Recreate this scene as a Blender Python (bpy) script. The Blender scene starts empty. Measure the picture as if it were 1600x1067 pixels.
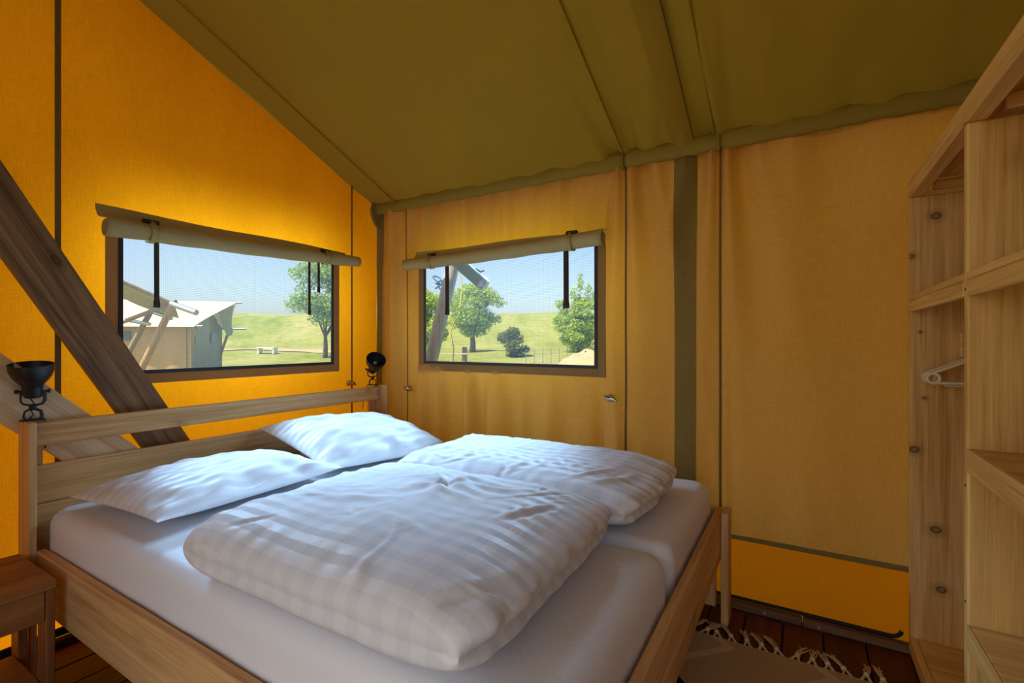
import bpy, bmesh, math, random
from mathutils import Vector, Matrix, noise as mn
random.seed(7)
PI = math.pi
scene = bpy.context.scene
COL = scene.collection

# ------------------------------------------------------------------ camera, sky, sun, lights, exposure
CAM = Vector((2.53, -2.40, 1.20)); YAW = math.radians(30.9); FPX = 750.0
FWD = Vector((-math.sin(YAW), math.cos(YAW), 0)); RGT = Vector((math.cos(YAW), math.sin(YAW), 0))
cd = bpy.data.cameras.new('camera'); cam = bpy.data.objects.new('camera', cd); COL.objects.link(cam)
cd.sensor_width = 36.0; cd.lens = 36.0 * FPX / 1600.0; cd.clip_start = 0.02; cd.clip_end = 500
cam.location = CAM; cam.rotation_euler = (PI / 2, 0, YAW)
scene.camera = cam

w = bpy.data.worlds.new('sky'); scene.world = w; w.use_nodes = True
nt = w.node_tree; nt.nodes.clear()
wo = nt.nodes.new('ShaderNodeOutputWorld'); bg = nt.nodes.new('ShaderNodeBackground'); sk = nt.nodes.new('ShaderNodeTexSky')
sk.sky_type = 'NISHITA'; sk.sun_disc = False; sk.sun_elevation = math.radians(48); sk.sun_rotation = math.radians(200)
sk.air_density = 1.0; sk.dust_density = 2.0; sk.ozone_density = 1.5
nt.links.new(sk.outputs[0], bg.inputs[0]); bg.inputs[1].default_value = 0.22
nt.links.new(bg.outputs[0], wo.inputs[0])

SUN_DIR = Vector((-0.26, -0.62, 1.0)).normalized()          # towards the sun
sl = bpy.data.lights.new('sun', 'SUN'); sl.energy = 8.5; sl.angle = 0.01; sl.color = (1.0, 0.95, 0.86)
so = bpy.data.objects.new('sun', sl); COL.objects.link(so); so.rotation_euler = SUN_DIR.to_track_quat('Z', 'Y').to_euler()

def area(name, loc, target, sx, sy, power, color, spread):
    l = bpy.data.lights.new(name, 'AREA'); l.shape = 'RECTANGLE'; l.size = sx; l.size_y = sy; l.energy = power
    l.color = color; l.spread = math.radians(spread)
    o = bpy.data.objects.new(name, l); COL.objects.link(o); o.location = loc
    o.rotation_euler = (Vector(loc) - Vector(target)).to_track_quat('Z', 'Y').to_euler()
    return o
# area lamps added outside both windows to boost the daylight on the bed
area('window_boost_lamp', (-0.92, -0.93, 2.06), (0.0, -0.93, 1.42), 1.10, 0.42, 15.5, (0.38, 0.67, 1.0), 55)
area('window_boost_lamp', (1.02, 0.92, 2.06), (1.02, 0.0, 1.42), 1.10, 0.42, 14, (0.38, 0.67, 1.0), 55)

vs = scene.view_settings
vs.view_transform = 'Standard'; vs.look = 'None'; vs.exposure = 0.0; vs.gamma = 1.0; vs.use_curve_mapping = False
scene.cycles.use_denoising = True
scene.cycles.max_bounces = 10; scene.cycles.diffuse_bounces = 6; scene.cycles.transmission_bounces = 6
scene.cycles.transparent_max_bounces = 12; scene.cycles.sample_clamp_indirect = 6.0

# ------------------------------------------------------------------ helpers
ORG = {}
class MB:
    def __init__(s): s.v = []; s.f = []
    def add(s, vs_, fs):
        o = len(s.v); s.v += [Vector(p) for p in vs_]; s.f += [tuple(i + o for i in f) for f in fs]; return s
    def obox(s, c, ax, h, b=0.002):
        c = Vector(c); ax = [Vector(a).normalized() for a in ax]; b = min(b, min(h) * 0.45)
        idx = {}; vs_ = []
        for sx in (-1, 1):
            for sy in (-1, 1):
                for sz in (-1, 1):
                    sg = (sx, sy, sz)
                    for k in range(3):
                        p = c.copy()
                        for j in range(3): p += ax[j] * sg[j] * (h[j] - (0 if j == k else b))
                        idx[sg, k] = len(vs_); vs_.append(p)
        fs = []
        for k in range(3):
            i, j = [q for q in range(3) if q != k]
            for sk_ in (-1, 1):
                f = []
                for a, d in ((-1, -1), (1, -1), (1, 1), (-1, 1)):
                    g = [0, 0, 0]; g[k] = sk_; g[i] = a; g[j] = d; f.append(idx[tuple(g), k])
                fs.append(f)
        for k in range(3):
            i, j = [q for q in range(3) if q != k]
            for a in (-1, 1):
                for d in (-1, 1):
                    g0 = [0, 0, 0]; g0[i] = a; g0[j] = d; g1 = list(g0); g0[k] = -1; g1[k] = 1
                    fs.append([idx[tuple(g0), i], idx[tuple(g1), i], idx[tuple(g1), j], idx[tuple(g0), j]])
        for sx in (-1, 1):
            for sy in (-1, 1):
                for sz in (-1, 1): fs.append([idx[(sx, sy, sz), k] for k in range(3)])
        return s.add(vs_, fs)
    def box(s, x0, x1, y0, y1, z0, z1, b=0.002):
        return s.obox(((x0 + x1) / 2, (y0 + y1) / 2, (z0 + z1) / 2), ((1, 0, 0), (0, 1, 0), (0, 0, 1)), ((x1 - x0) / 2, (y1 - y0) / 2, (z1 - z0) / 2), b)
    def tube(s, pts, r, n=10, caps=True, flat=1.0):
        pts = [Vector(p) for p in pts]; m = len(pts)
        rs = r if isinstance(r, (list, tuple)) else [r] * m
        vs_ = []; fs = []; nrm = None
        for i, p in enumerate(pts):
            t = (pts[min(i + 1, m - 1)] - pts[max(i - 1, 0)]).normalized()
            if nrm is None:
                a = Vector((0, 0, 1)) if abs(t.z) < 0.9 else Vector((1, 0, 0)); nrm = t.cross(a).normalized()
            nrm = (nrm - t * nrm.dot(t)).normalized(); bn = t.cross(nrm)
            for k in range(n):
                a = 2 * PI * k / n; vs_.append(p + nrm * math.cos(a) * rs[i] + bn * math.sin(a) * rs[i] * flat)
        for i in range(m - 1):
            for k in range(n):
                fs.append((i * n + k, i * n + (k + 1) % n, (i + 1) * n + (k + 1) % n, (i + 1) * n + k))
        if caps: fs.append(tuple(range(n))[::-1]); fs.append(tuple((m - 1) * n + k for k in range(n)))
        return s.add(vs_, fs)
    def lathe(s, prof, M=Matrix(), n=24, caps=False):
        vs_ = []; fs = []; m = len(prof)
        for r, z in prof:
            for k in range(n):
                a = 2 * PI * k / n; vs_.append(M @ Vector((r * math.cos(a), r * math.sin(a), z)))
        for i in range(m - 1):
            for k in range(n): fs.append((i * n + k, i * n + (k + 1) % n, (i + 1) * n + (k + 1) % n, (i + 1) * n + k))
        if caps: fs.append(tuple(range(n))[::-1]); fs.append(tuple((m - 1) * n + k for k in range(n)))
        return s.add(vs_, fs)
    def grid(s, fn, us, vs2, skip=None):
        nv = len(vs2); pts = [fn(u, v) for u in us for v in vs2]; fs = []
        for i in range(len(us) - 1):
            for j in range(nv - 1):
                if skip and skip((us[i] + us[i + 1]) / 2, (vs2[j] + vs2[j + 1]) / 2): continue
                fs.append((i * nv + j, (i + 1) * nv + j, (i + 1) * nv + j + 1, i * nv + j + 1))
        return s.add(pts, fs)
    def prism(s, poly, d):
        n = len(poly); d = Vector(d); poly = [Vector(p) for p in poly]
        fs = [tuple(range(n)), tuple(range(n, 2 * n))[::-1]] + [(i, (i + 1) % n, n + (i + 1) % n, n + i) for i in range(n)]
        return s.add(poly + [p + d for p in poly], fs)

def frange(a, b, step):
    n = max(1, round(abs(b - a) / step)); return [a + (b - a) * i / n for i in range(n + 1)]

def obj(name, mb, mat, parent=None, smooth=None, origin=None, recalc=True):
    me = bpy.data.meshes.new(name)
    if parent is not None: org = ORG[parent.name]
    elif origin is not None: org = Vector(origin)
    else:
        xs = [p.x for p in mb.v]; ys = [p.y for p in mb.v]; zs = [p.z for p in mb.v]
        org = Vector(((min(xs) + max(xs)) / 2, (min(ys) + max(ys)) / 2, min(zs)))
    me.from_pydata([tuple(p - org) for p in mb.v], [], mb.f)
    if recalc:
        bm = bmesh.new(); bm.from_mesh(me); bmesh.ops.recalc_face_normals(bm, faces=bm.faces[:]); bm.to_mesh(me); bm.free()
    if smooth is not None:
        me.shade_smooth()
        me.set_sharp_from_angle(angle=math.radians(smooth))
    me.materials.append(mat)
    o = bpy.data.objects.new(name, me); COL.objects.link(o)
    if parent is not None: o.parent = parent
    else: o.location = org
    ORG[o.name] = org
    return o
def thing(name, label, cat, loc, group=None):
    o = bpy.data.objects.new(name, None); COL.objects.link(o); o.location = loc; o.empty_display_size = 0.05
    ORG[o.name] = Vector(loc); return tag(o, label, cat, group)
def tag(o, label, cat, group=None):
    o['label'] = label; o['category'] = cat
    if group: o['group'] = group
    return o
def struct(o, label=None):
    o['kind'] = 'structure'
    if label: o['label'] = label
    return o
def stuff(o): o['kind'] = 'stuff'; return o

# ------------------------------------------------------------------ materials
def srgb(r, g, b):
    f = lambda c: (c / 12.92 if c <= 0.04045 else ((c + 0.055) / 1.055) ** 2.4)
    return (f(r / 255), f(g / 255), f(b / 255), 1)
class NT:
    def __init__(s, name):
        s.m = bpy.data.materials.new(name); s.m.use_nodes = True; s.t = s.m.node_tree; s.t.nodes.clear()
        s.out = s.n('ShaderNodeOutputMaterial')
    def n(s, typ, **kw):
        nd = s.t.nodes.new(typ)
        for k, v in kw.items(): setattr(nd, k, v)
        return nd
    def l(s, a, b): s.t.links.new(a, b)
    def math(s, op, a, b=0.0, clamp=False):
        nd = s.n('ShaderNodeMath', operation=op, use_clamp=clamp)
        for i, x in enumerate((a, b)):
            if isinstance(x, (int, float)): nd.inputs[i].default_value = x
            else: s.l(x, nd.inputs[i])
        return nd.outputs[0]
    def mix(s, fac, a, b, blend='MIX'):
        nd = s.n('ShaderNodeMix', data_type='RGBA', blend_type=blend)
        for i, x in ((0, fac), (6, a), (7, b)):
            if isinstance(x, (int, float)): nd.inputs[i].default_value = x
            elif isinstance(x, tuple): nd.inputs[i].default_value = x
            else: s.l(x, nd.inputs[i])
        return nd.outputs[2]
    def ramp(s, fac, stops, interp='LINEAR'):
        nd = s.n('ShaderNodeValToRGB'); cr = nd.color_ramp; cr.interpolation = interp
        while len(cr.elements) < len(stops): cr.elements.new(0.5)
        for e, (p, c) in zip(cr.elements, stops):
            e.position = p; e.color = c if isinstance(c, tuple) else (c, c, c, 1)
        s.l(fac, nd.inputs[0]); return nd.outputs[0]
    def coord(s, scale=(1, 1, 1), rnd=False, loc=(0, 0, 0)):
        tc = s.n('ShaderNodeTexCoord'); v = tc.outputs['Object']
        if rnd:
            oi = s.n('ShaderNodeObjectInfo'); sc_ = s.n('ShaderNodeVectorMath', operation='SCALE'); sc_.inputs[0].default_value = (17.3, 11.9, 23.1)
            s.l(oi.outputs['Random'], sc_.inputs['Scale'])
            ad = s.n('ShaderNodeVectorMath', operation='ADD'); s.l(v, ad.inputs[0]); s.l(sc_.outputs[0], ad.inputs[1]); v = ad.outputs[0]
        mp = s.n('ShaderNodeMapping'); mp.inputs['Scale'].default_value = scale; mp.inputs['Location'].default_value = loc
        s.l(v, mp.inputs[0]); return mp.outputs[0]
    def noise(s, vec, scale, detail=3, rough=0.55, dist=0.0):
        nd = s.n('ShaderNodeTexNoise'); nd.inputs['Scale'].default_value = scale; nd.inputs['Detail'].default_value = detail
        nd.inputs['Roughness'].default_value = rough; nd.inputs['Distortion'].default_value = dist
        s.l(vec, nd.inputs['Vector']); return nd.outputs[0]
    def bump(s, h, strength=0.3, dist=0.002):
        nd = s.n('ShaderNodeBump'); nd.inputs['Strength'].default_value = strength; nd.inputs['Distance'].default_value = dist
        s.l(h, nd.inputs['Height']); return nd.outputs[0]
    def principled(s, col, rough=0.6, metal=0.0, normal=None, spec=0.5):
        p = s.n('ShaderNodeBsdfPrincipled')
        for key, x in (('Base Color', col), ('Roughness', rough), ('Metallic', metal), ('Specular IOR Level', spec)):
            if isinstance(x, (int, float, tuple)): p.inputs[key].default_value = x
            else: s.l(x, p.inputs[key])
        if normal: s.l(normal, p.inputs['Normal'])
        s.l(p.outputs[0], s.out.inputs[0]); return p
def plain(name, col, rough=0.5, metal=0.0, var=0.06):
    t = NT(name); c = t.coord(); f = t.noise(c, 40, 3)
    dark = tuple(x * (1 - 3 * var) for x in col[:3]) + (1,)
    t.principled(t.mix(f, dark, col), rough, metal); return t.m
def wood(name, axis, light, dark, rough=0.55, knot=0.5, knots=None, knotcol=None, contrast=1.0):
    t = NT(name)
    al = lambda a, b: tuple(b if i == axis else a for i in range(3))
    rnd = knots is None
    big = t.noise(t.coord(al(5, 0.7), rnd), 1.0, 3, 0.6, 0.8)
    st = t.noise(t.coord(al(26, 0.9), rnd), 1.0, 4, 0.6, 1.2)
    fine = t.noise(t.coord(al(210, 5), rnd), 1.0, 2, 0.6)
    f = t.math('ADD', t.math('MULTIPLY', st, 0.6), t.math('ADD', t.math('MULTIPLY', big, 0.35), t.math('MULTIPLY', fine, 0.25)))
    lo = tuple(l_ + (d_ - l_) * contrast for l_, d_ in zip(light[:3], dark[:3])) + (1,)
    colr = t.ramp(f, [(0.44, lo), (0.58, tuple((a + b) / 2 for a, b in zip(light, lo))), (0.74, light)])
    kc = knotcol or tuple(x * 0.28 for x in dark[:3]) + (1,)
    vo = t.n('ShaderNodeTexVoronoi'); vo.inputs['Scale'].default_value = 1.0
    t.l(t.coord(al(5.5, 2.9), rnd), vo.inputs['Vector'])
    k = t.ramp(vo.outputs['Distance'], [(0.0, 0.75), (0.035, 0.7), (0.055, 1.0), (0.075, 0.45), (0.17, 0.0)])
    colr = t.mix(t.math('MULTIPLY', k, knot), colr, kc)
    if knots:
        tc = t.n('ShaderNodeTexCoord')
        for (p, r) in knots:
            mp = t.n('ShaderNodeVectorMath', operation='SUBTRACT'); t.l(tc.outputs['Object'], mp.inputs[0]); mp.inputs[1].default_value = p
            s2 = t.n('ShaderNodeVectorMath', operation='MULTIPLY'); t.l(mp.outputs[0], s2.inputs[0]); s2.inputs[1].default_value = (1, 0, 1.25)
            ln = t.n('ShaderNodeVectorMath', operation='LENGTH'); t.l(s2.outputs[0], ln.inputs[0])
            d = t.math('ADD', t.math('DIVIDE', ln.outputs['Value'], r * 4), t.math('MULTIPLY', t.math('SUBTRACT', st, 0.5), 0.12))
            kk = t.ramp(d, [(0.0, 0.72), (0.15, 0.75), (0.20, 1.0), (0.26, 1.0), (0.30, 0.35), (0.8, 0.0)])
            colr = t.mix(t.math('MULTIPLY', kk, 0.85), colr, kc)
    t.principled(colr, rough, 0, t.bump(t.math('ADD', fine, st), 0.25, 0.0015), 0.3)
    return t.m
def fabric(name, col, trans, fac, weave=0.10, vert=2, scale=420, wrinkle=0.0):
    t = NT(name)
    a = [scale] * 3; a[vert] = scale * 0.045; b = [scale * 0.05] * 3; b[vert] = scale
    n1 = t.noise(t.coord(tuple(a)), 1.0, 2); n2 = t.noise(t.coord(tuple(b)), 1.0, 2)
    big = t.noise(t.coord((2.2, 2.2, 0.8)), 1.0, 3)
    f = t.math('ADD', t.math('MULTIPLY', t.math('ADD', n1, n2), 0.5), t.math('MULTIPLY', t.math('SUBTRACT', big, 0.5), 0.5))
    def shade(c):
        return t.ramp(f, [(0.3, tuple(x * (1 - 2.2 * weave) for x in c[:3]) + (1,)), (0.7, tuple(min(1, x * (1 + weave)) for x in c[:3]) + (1,))])
    d = t.n('ShaderNodeBsdfDiffuse'); tr = t.n('ShaderNodeBsdfTranslucent'); mx = t.n('ShaderNodeMixShader')
    t.l(shade(col), d.inputs[0]); t.l(shade(trans), tr.inputs[0]); mx.inputs[0].default_value = fac
    h = t.math('ADD', n1, n2)
    if wrinkle: h = t.math('ADD', t.math('MULTIPLY', h, 0.15), t.math('MULTIPLY', t.noise(t.coord((9, 9, 5)), 1.0, 4, 0.6, 1.5), wrinkle))
    bp = t.bump(h, 0.35, 0.004 if wrinkle else 0.0012); t.l(bp, d.inputs['Normal'])
    t.l(d.outputs[0], mx.inputs[1]); t.l(tr.outputs[0], mx.inputs[2]); t.l(mx.outputs[0], t.out.inputs[0])
    return t.m
def linen(name, stripes=None, period=0.046, cross=None):
    t = NT(name); c = t.coord()
    n1 = t.noise(t.coord((1, 1, 1)), 9, 4, 0.55, 1.4); n2 = t.noise(t.coord((1, 1, 1)), 30, 3, 0.5, 0.8); n3 = t.noise(c, 900, 1)
    base = (0.80, 0.80, 0.82, 1); low = (0.62, 0.635, 0.67, 1); col = base; rough = 0.75
    if stripes is not None:
        sp = t.n('ShaderNodeSeparateXYZ'); t.l(c, sp.inputs[0])
        def band(ax, per):
            v = t.math('SINE', t.math('MULTIPLY', t.math('ADD', sp.outputs[ax], t.math('MULTIPLY', n1, 0.004)), 2 * PI / per))
            return t.math('MULTIPLY', t.math('ADD', t.math('MULTIPLY', v, 7), 0.5, True), 1.0, True)
        b = band(stripes, period); f = t.math('MULTIPLY', b, 0.42)
        if cross is not None: f = t.math('ADD', f, t.math('MULTIPLY', band(cross, period * 1.3), 0.25), True)
        col = t.mix(f, base, low); rough = t.math('ADD', t.math('MULTIPLY', b, 0.3), 0.45)
    h = t.math('ADD', t.math('MULTIPLY', n1, 1.0), t.math('ADD', t.math('MULTIPLY', n2, 0.35), t.math('MULTIPLY', n3, 0.015)))
    t.principled(col, rough, 0, t.bump(h, 0.20, 0.010), 0.25)
    return t.m

PINE_L, PINE_D = srgb(230, 190, 132), srgb(178, 126, 70)
PX = wood('pine_along_x', 0, PINE_L, PINE_D); PY = wood('pine_along_y', 1, PINE_L, PINE_D); PZ = wood('pine_along_z', 2, PINE_L, PINE_D)
SH_L, SH_D = srgb(240, 202, 126), srgb(192, 140, 68)
SX = wood('shelf_pine_along_x', 0, SH_L, SH_D); SY = wood('shelf_pine_along_y', 1, SH_L, SH_D, knot=0.25); SZ = wood('shelf_pine_along_z', 2, SH_L, SH_D)
NIGHTX = wood('oiled_pine_along_x', 0, srgb(182, 126, 74), srgb(126, 78, 40)); NIGHTY = wood('oiled_pine_along_y', 1, srgb(182, 126, 74), srgb(126, 78, 40)); NIGHTZ = wood('oiled_pine_along_z', 2, srgb(170, 112, 66), srgb(112, 66, 36))
FLOORW = wood('dark_floor_wood', 1, srgb(104, 52, 36), srgb(58, 26, 18), 0.5, 0.3)
BASEW = wood('weathered_wood_x', 0, srgb(132, 100, 66), srgb(78, 54, 34), 0.7); BASEWY = wood('weathered_wood_y', 1, srgb(70, 48, 32), srgb(40, 26, 18), 0.7)
FAB_L = fabric('orange_canvas', srgb(204, 116, 24), (0.90, 0.275, 0.003, 1), 0.62, 0.10, 2)
FAB_R = fabric('ochre_canvas', srgb(208, 158, 92), (0.82, 0.28, 0.004, 1), 0.31, 0.08, 2)
FAB_SKIRT = fabric('orange_skirt_canvas', srgb(210, 112, 24), (0.92, 0.23, 0.003, 1), 0.60, 0.05, 2)
FAB_ROOF = fabric('olive_roof_canvas', srgb(152, 120, 38), (0.36, 0.24, 0.02, 1), 0.03, 0.05, 1)
FAB_IN = fabric('tan_inner_canvas', srgb(150, 116, 66), (0.3, 0.2, 0.06, 1), 0.05, 0.08, 2)
FAB_KH = fabric('khaki_canvas', srgb(186, 168, 122), (0.5, 0.42, 0.22, 1), 0.10, 0.07, 2, wrinkle=0.6)
FAB_DKH = fabric('dark_khaki_canvas', srgb(136, 114, 62), (0.3, 0.24, 0.08, 1), 0.05, 0.07, 2)
FAB_BAND = fabric('grey_brown_binding', srgb(178, 146, 96), (0.56, 0.37, 0.14, 1), 0.42, 0.06, 2)
SEAM = plain('seam_tape', srgb(108, 82, 40), 0.8)
HEM = plain('black_zip_hem', srgb(38, 38, 44), 0.45)
BLACK = plain('black_powder_coat', srgb(26, 27, 30), 0.42)
BLACKIN = plain('black_glossy_inside', srgb(16, 17, 19), 0.25)
RUBBER = plain('black_rubber', srgb(18, 16, 16), 0.7)
CHROME = plain('chrome', srgb(200, 196, 188), 0.22, 1.0)
STEEL = plain('galvanised_steel', srgb(176, 182, 186), 0.38, 0.9)
SCREW = plain('dark_screw', srgb(70, 58, 46), 0.4, 0.8)
CREAM = plain('cream_plastic', srgb(226, 214, 182), 0.35, 0, 0.02)
STRAPM = plain('dark_brown_webbing', srgb(58, 40, 34), 0.75)
WEBK = plain('khaki_webbing', srgb(176, 160, 96), 0.6)
SHEET = linen('white_sheet'); STR_Y = linen('white_satin_stripe_y', 0); STR_X = linen('white_satin_stripe_x', 1, 0.05, 0)
BULB = plain('frosted_bulb', srgb(150, 144, 130), 0.3, 0, 0.01)

def screen_mat():
    t = NT('insect_mesh'); c = t.coord(); sp = t.n('ShaderNodeSeparateXYZ'); t.l(c, sp.inputs[0])
    per = 0.0085
    def thr(s_, k):
        v = t.math('SINE', t.math('MULTIPLY', s_, 2 * PI / per)); return t.math('MULTIPLY', t.math('GREATER_THAN', v, 0.55), k)
    hor = t.math('ADD', sp.outputs[0], sp.outputs[1])
    f = t.math('ADD', 0.06, t.math('MAXIMUM', thr(sp.outputs[2], 0.24), thr(hor, 0.15)))
    tr = t.n('ShaderNodeBsdfTransparent'); d = t.n('ShaderNodeBsdfTranslucent'); d.inputs[0].default_value = (0.16, 0.17, 0.18, 1)
    mx = t.n('ShaderNodeMixShader'); t.l(f, mx.inputs[0]); t.l(tr.outputs[0], mx.inputs[1]); t.l(d.outputs[0], mx.inputs[2]); t.l(mx.outputs[0], t.out.inputs[0])
    return t.m
SCREEN = screen_mat()

# ------------------------------------------------------------------ the tent room
SLOPE = 0.421; EAVE = 2.13; RIDGE_Y = -3.05; BACK_Y = -3.2; SUNSHADE_Y = -4.7; SIDE_X = 3.62  # roof beyond the ridge is an unseen extension added to block direct sun
def roof_z(y): return EAVE + SLOPE * (-y) if y > RIDGE_Y else EAVE + SLOPE * (-RIDGE_Y) - SLOPE * (RIDGE_Y - y)
W1 = (-1.48, -0.388, 1.068, 1.70)       # window in the gable wall: y0 y1 z0 z1
W2 = (0.436, 1.606, 1.070, 1.71)        # window in the side wall: x0 x1 z0 z1
def g(x, c, s): return math.exp(-((x - c) / s) ** 2)

def wall_left():
    us = sorted(set([round(v, 4) for v in frange(BACK_Y, W1[0], 0.06) + frange(W1[0], W1[1], 0.04) + frange(W1[1], 0.0, 0.03)]))
    vs_ = sorted(set([round(v, 4) for v in frange(0.0, W1[2], 0.06) + frange(W1[2], W1[3], 0.06) + frange(W1[3], 1.8, 0.05) + frange(1.8, 2.8, 0.07)]))
    def fn(y, z):
        zz = z if z <= 1.8 else 1.8 + (z - 1.8) * (roof_z(y) - 1.8)
        inwin = W1[0] - 0.06 < y < W1[1] + 0.06
        d = 0.006 * math.sin(y * 9 + 1) * math.sin(z * 3) + 0.004 * mn.noise((0.3, y * 5, zz * 3))
        if inwin and zz < W1[2]: d += 0.0035 * math.sin(y * 62 + 2 * mn.noise((0, y * 4, 1))) * min(1, (W1[2] - zz) * 6) * math.exp(-(W1[2] - zz) * 3)
        d += 0.006 * g(y, -0.12, 0.05)
        edge = 0.0 if (abs(zz - W1[2]) < 1e-3 or abs(zz - W1[3]) < 1e-3) and inwin else 1.0
        if inwin and W1[2] <= zz <= W1[3]: edge = 0.0
        return Vector((-0.006 + d * edge, y, zz))
    m = MB().grid(fn, us, vs_, lambda y, z: W1[0] < y < W1[1] and W1[2] < z < W1[3])
    return struct(obj('wall_left', m, FAB_L, None, 60, (0, -1.5, 0), False), 'orange canvas gable wall of the tent behind the headboard')
WL = wall_left()

def right_disp(x, z):
    d = 0.0
    hi = max(0.0, min(1, (z - 1.1) / 0.9)); lo = max(0.0, min(1, (1.2 - z) / 0.5))
    # folds pulled to the ring ties at the two vertical seams
    for c in (1.768, 2.215):
        k = 0.22 + 0.78 * hi ** 1.4
        dz = max(0.0, 2.1 - z)
        d += -0.020 * k * g(x, c - 0.030 - 0.05 * dz, 0.022 + 0.02 * dz) - 0.018 * k * g(x, c + 0.032 + 0.04 * dz, 0.022 + 0.02 * dz) + 0.010 * k * g(x, c, 0.014) + 0.014 * k * g(x, c + 0.085 + 0.10 * dz, 0.026 + 0.02 * dz) + 0.014 * k * g(x, c - 0.085 - 0.12 * dz, 0.026 + 0.02 * dz) - 0.012 * k * g(x, c + 0.15 + 0.20 * dz, 0.03) - 0.010 * k * g(x, c - 0.15 - 0.22 * dz, 0.03)
    d += -0.014 * lo * g(x, 1.70 + 0.05 * (1.2 - z), 0.03) + 0.016 * lo * g(x, 1.63, 0.03)
    if 0.36 < x < 1.68 and z < W2[2]:
        fall = min(1, (W2[2] - z) * 5)
        d += fall * (0.016 * math.sin(x * 31 + 1.5 * mn.noise((x * 3, 0, 5))) * g(x, 0.8, 0.35) + 0.006 * math.sin(x * 52 + z * 2) * g(x, 0.7, 0.45) + 0.006 * math.sin(x * 23) * g(x, 1.35, 0.3))
        d += -0.02 * lo * g(x, 0.45, 0.035) - 0.016 * lo * g(x, 0.36 + 0.1 * (1.2 - z), 0.04)
    if z > W2[3] and x < 1.7: d += 0.007 * hi * math.sin(x * 40 + 2 * mn.noise((x * 4, 2, 0)))
    d += -0.02 * g(x, 0.16, 0.05)
    if x > 2.25: d += 0.010 * hi * math.sin(x * 22 + 2 * mn.noise((x * 3, z, 3))) * g(x, 2.45, 0.25) + 0.003 * math.sin(x * 14 + z)
    d *= 2.2
    d += 0.010 * mn.noise((x * 3.2, 7, z * 1.6)) + 0.006 * mn.noise((x * 11, 2, z * 1.2)) * (0.3 + 0.7 * max(hi, lo))
    return d
def wall_right():
    us = sorted(set([round(v, 4) for v in frange(0.0, W2[0], 0.02) + frange(W2[0], W2[1], 0.0195) + frange(W2[1], 2.4, 0.012) + frange(2.4, SIDE_X, 0.03)]))
    def build(name, z0, z1, skip, mat, parent=None):
        vs_ = sorted(set([round(v, 4) for v in (frange(z0, W2[2], 0.05) + frange(W2[2], W2[3], 0.05) + frange(W2[3], z1, 0.04) if skip else frange(z0, z1, 0.05))]))
        def fn(x, z):
            d = right_disp(x, z)
            if not skip: d *= 0.25
            # stay flat on the window hem
            if W2[0] - 0.05 < x < W2[1] + 0.05 and W2[2] - 0.001 <= z <= W2[3] + 0.04: d *= 0.0
            return Vector((x, 0.006 + d, z))
        m = MB().grid(fn, us, vs_, (lambda x, z: W2[0] < x < W2[1] and W2[2] < z < W2[3]) if skip else None)
        return obj(name, m, mat, parent, 70, (1.5, 0, 0) if parent is None else None, False)
    o = struct(build('wall_right', 0.305, EAVE + 0.02, True, FAB_R), 'ochre canvas side wall of the tent beneath the eave')
    build('skirt', 0.0, 0.305, False, FAB_SKIRT, o)['label'] = 'glowing orange canvas skirt strip'
    return o
WR = wall_right()

# seams and bindings on the walls
def strip_l(name, y0, y1, z0, z1, mat=SEAM, t=0.004, x=0.006): return obj(name, MB().box(x - t, x + t, y0, y1, z0, z1, 0.0008), mat, WL)
def strip_r(name, x0, x1, z0, z1, mat=SEAM, t=0.004, off=0.0):
    m = MB()
    def fn(a, z):
        x = x0 + (x1 - x0) * a; return Vector((x, 0.006 + right_disp(x, z) - 0.003 + off - t * math.sin(PI * min(max(a, 0.0), 1.0)), z))
    return obj(name, m.grid(fn, [0, 0.15, 0.5, 0.85, 1], frange(z0, z1, 0.04)), mat, WR, 60, None, False)
strip_l('seam', -1.700, -1.682, 0.3, roof_z(-1.69) - 0.005); strip_l('seam', -0.237, -0.229, 0.3, roof_z(-0.235) - 0.005)
strip_l('seam', BACK_Y, -0.002, 0.30, 0.318); strip_l('hem_cord', BACK_Y, -0.002, 0.03, 0.062, RUBBER, 0.006, 0.008)
strip_r('seam', 0.270, 0.277, 0.3, 2.10); strip_r('seam', 1.763, 1.773, 0.3, 2.10); strip_r('seam', 2.210, 2.221, 0.3, 2.10)
strip_r('binding_strip', 2.009, 2.111, 0.3, 2.10, FAB_DKH)['label'] = 'dark khaki vertical binding strip'
strip_r('corner_binding', 0.0, 0.052, 0.03, 2.1, FAB_DKH, 0.004, -0.012)
obj('seam', MB().box(0.05, SIDE_X, -0.004, 0.004, 0.300, 0.320, 0.001), FAB_DKH, WR)
# rubber cord along the foot of the skirt, curling up at its end beside the shelves
pts = [(x, -0.004, 0.038) for x in frange(0.05, 2.84, 0.2)] + [(2.84 + 0.035 * math.sin(a), -0.004, 0.073 - 0.035 * math.cos(a)) for a in frange(0.1, 1.3, 0.2)]
obj('hem_cord', MB().tube(pts, 0.008, 8), RUBBER, WR, 60)

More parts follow.
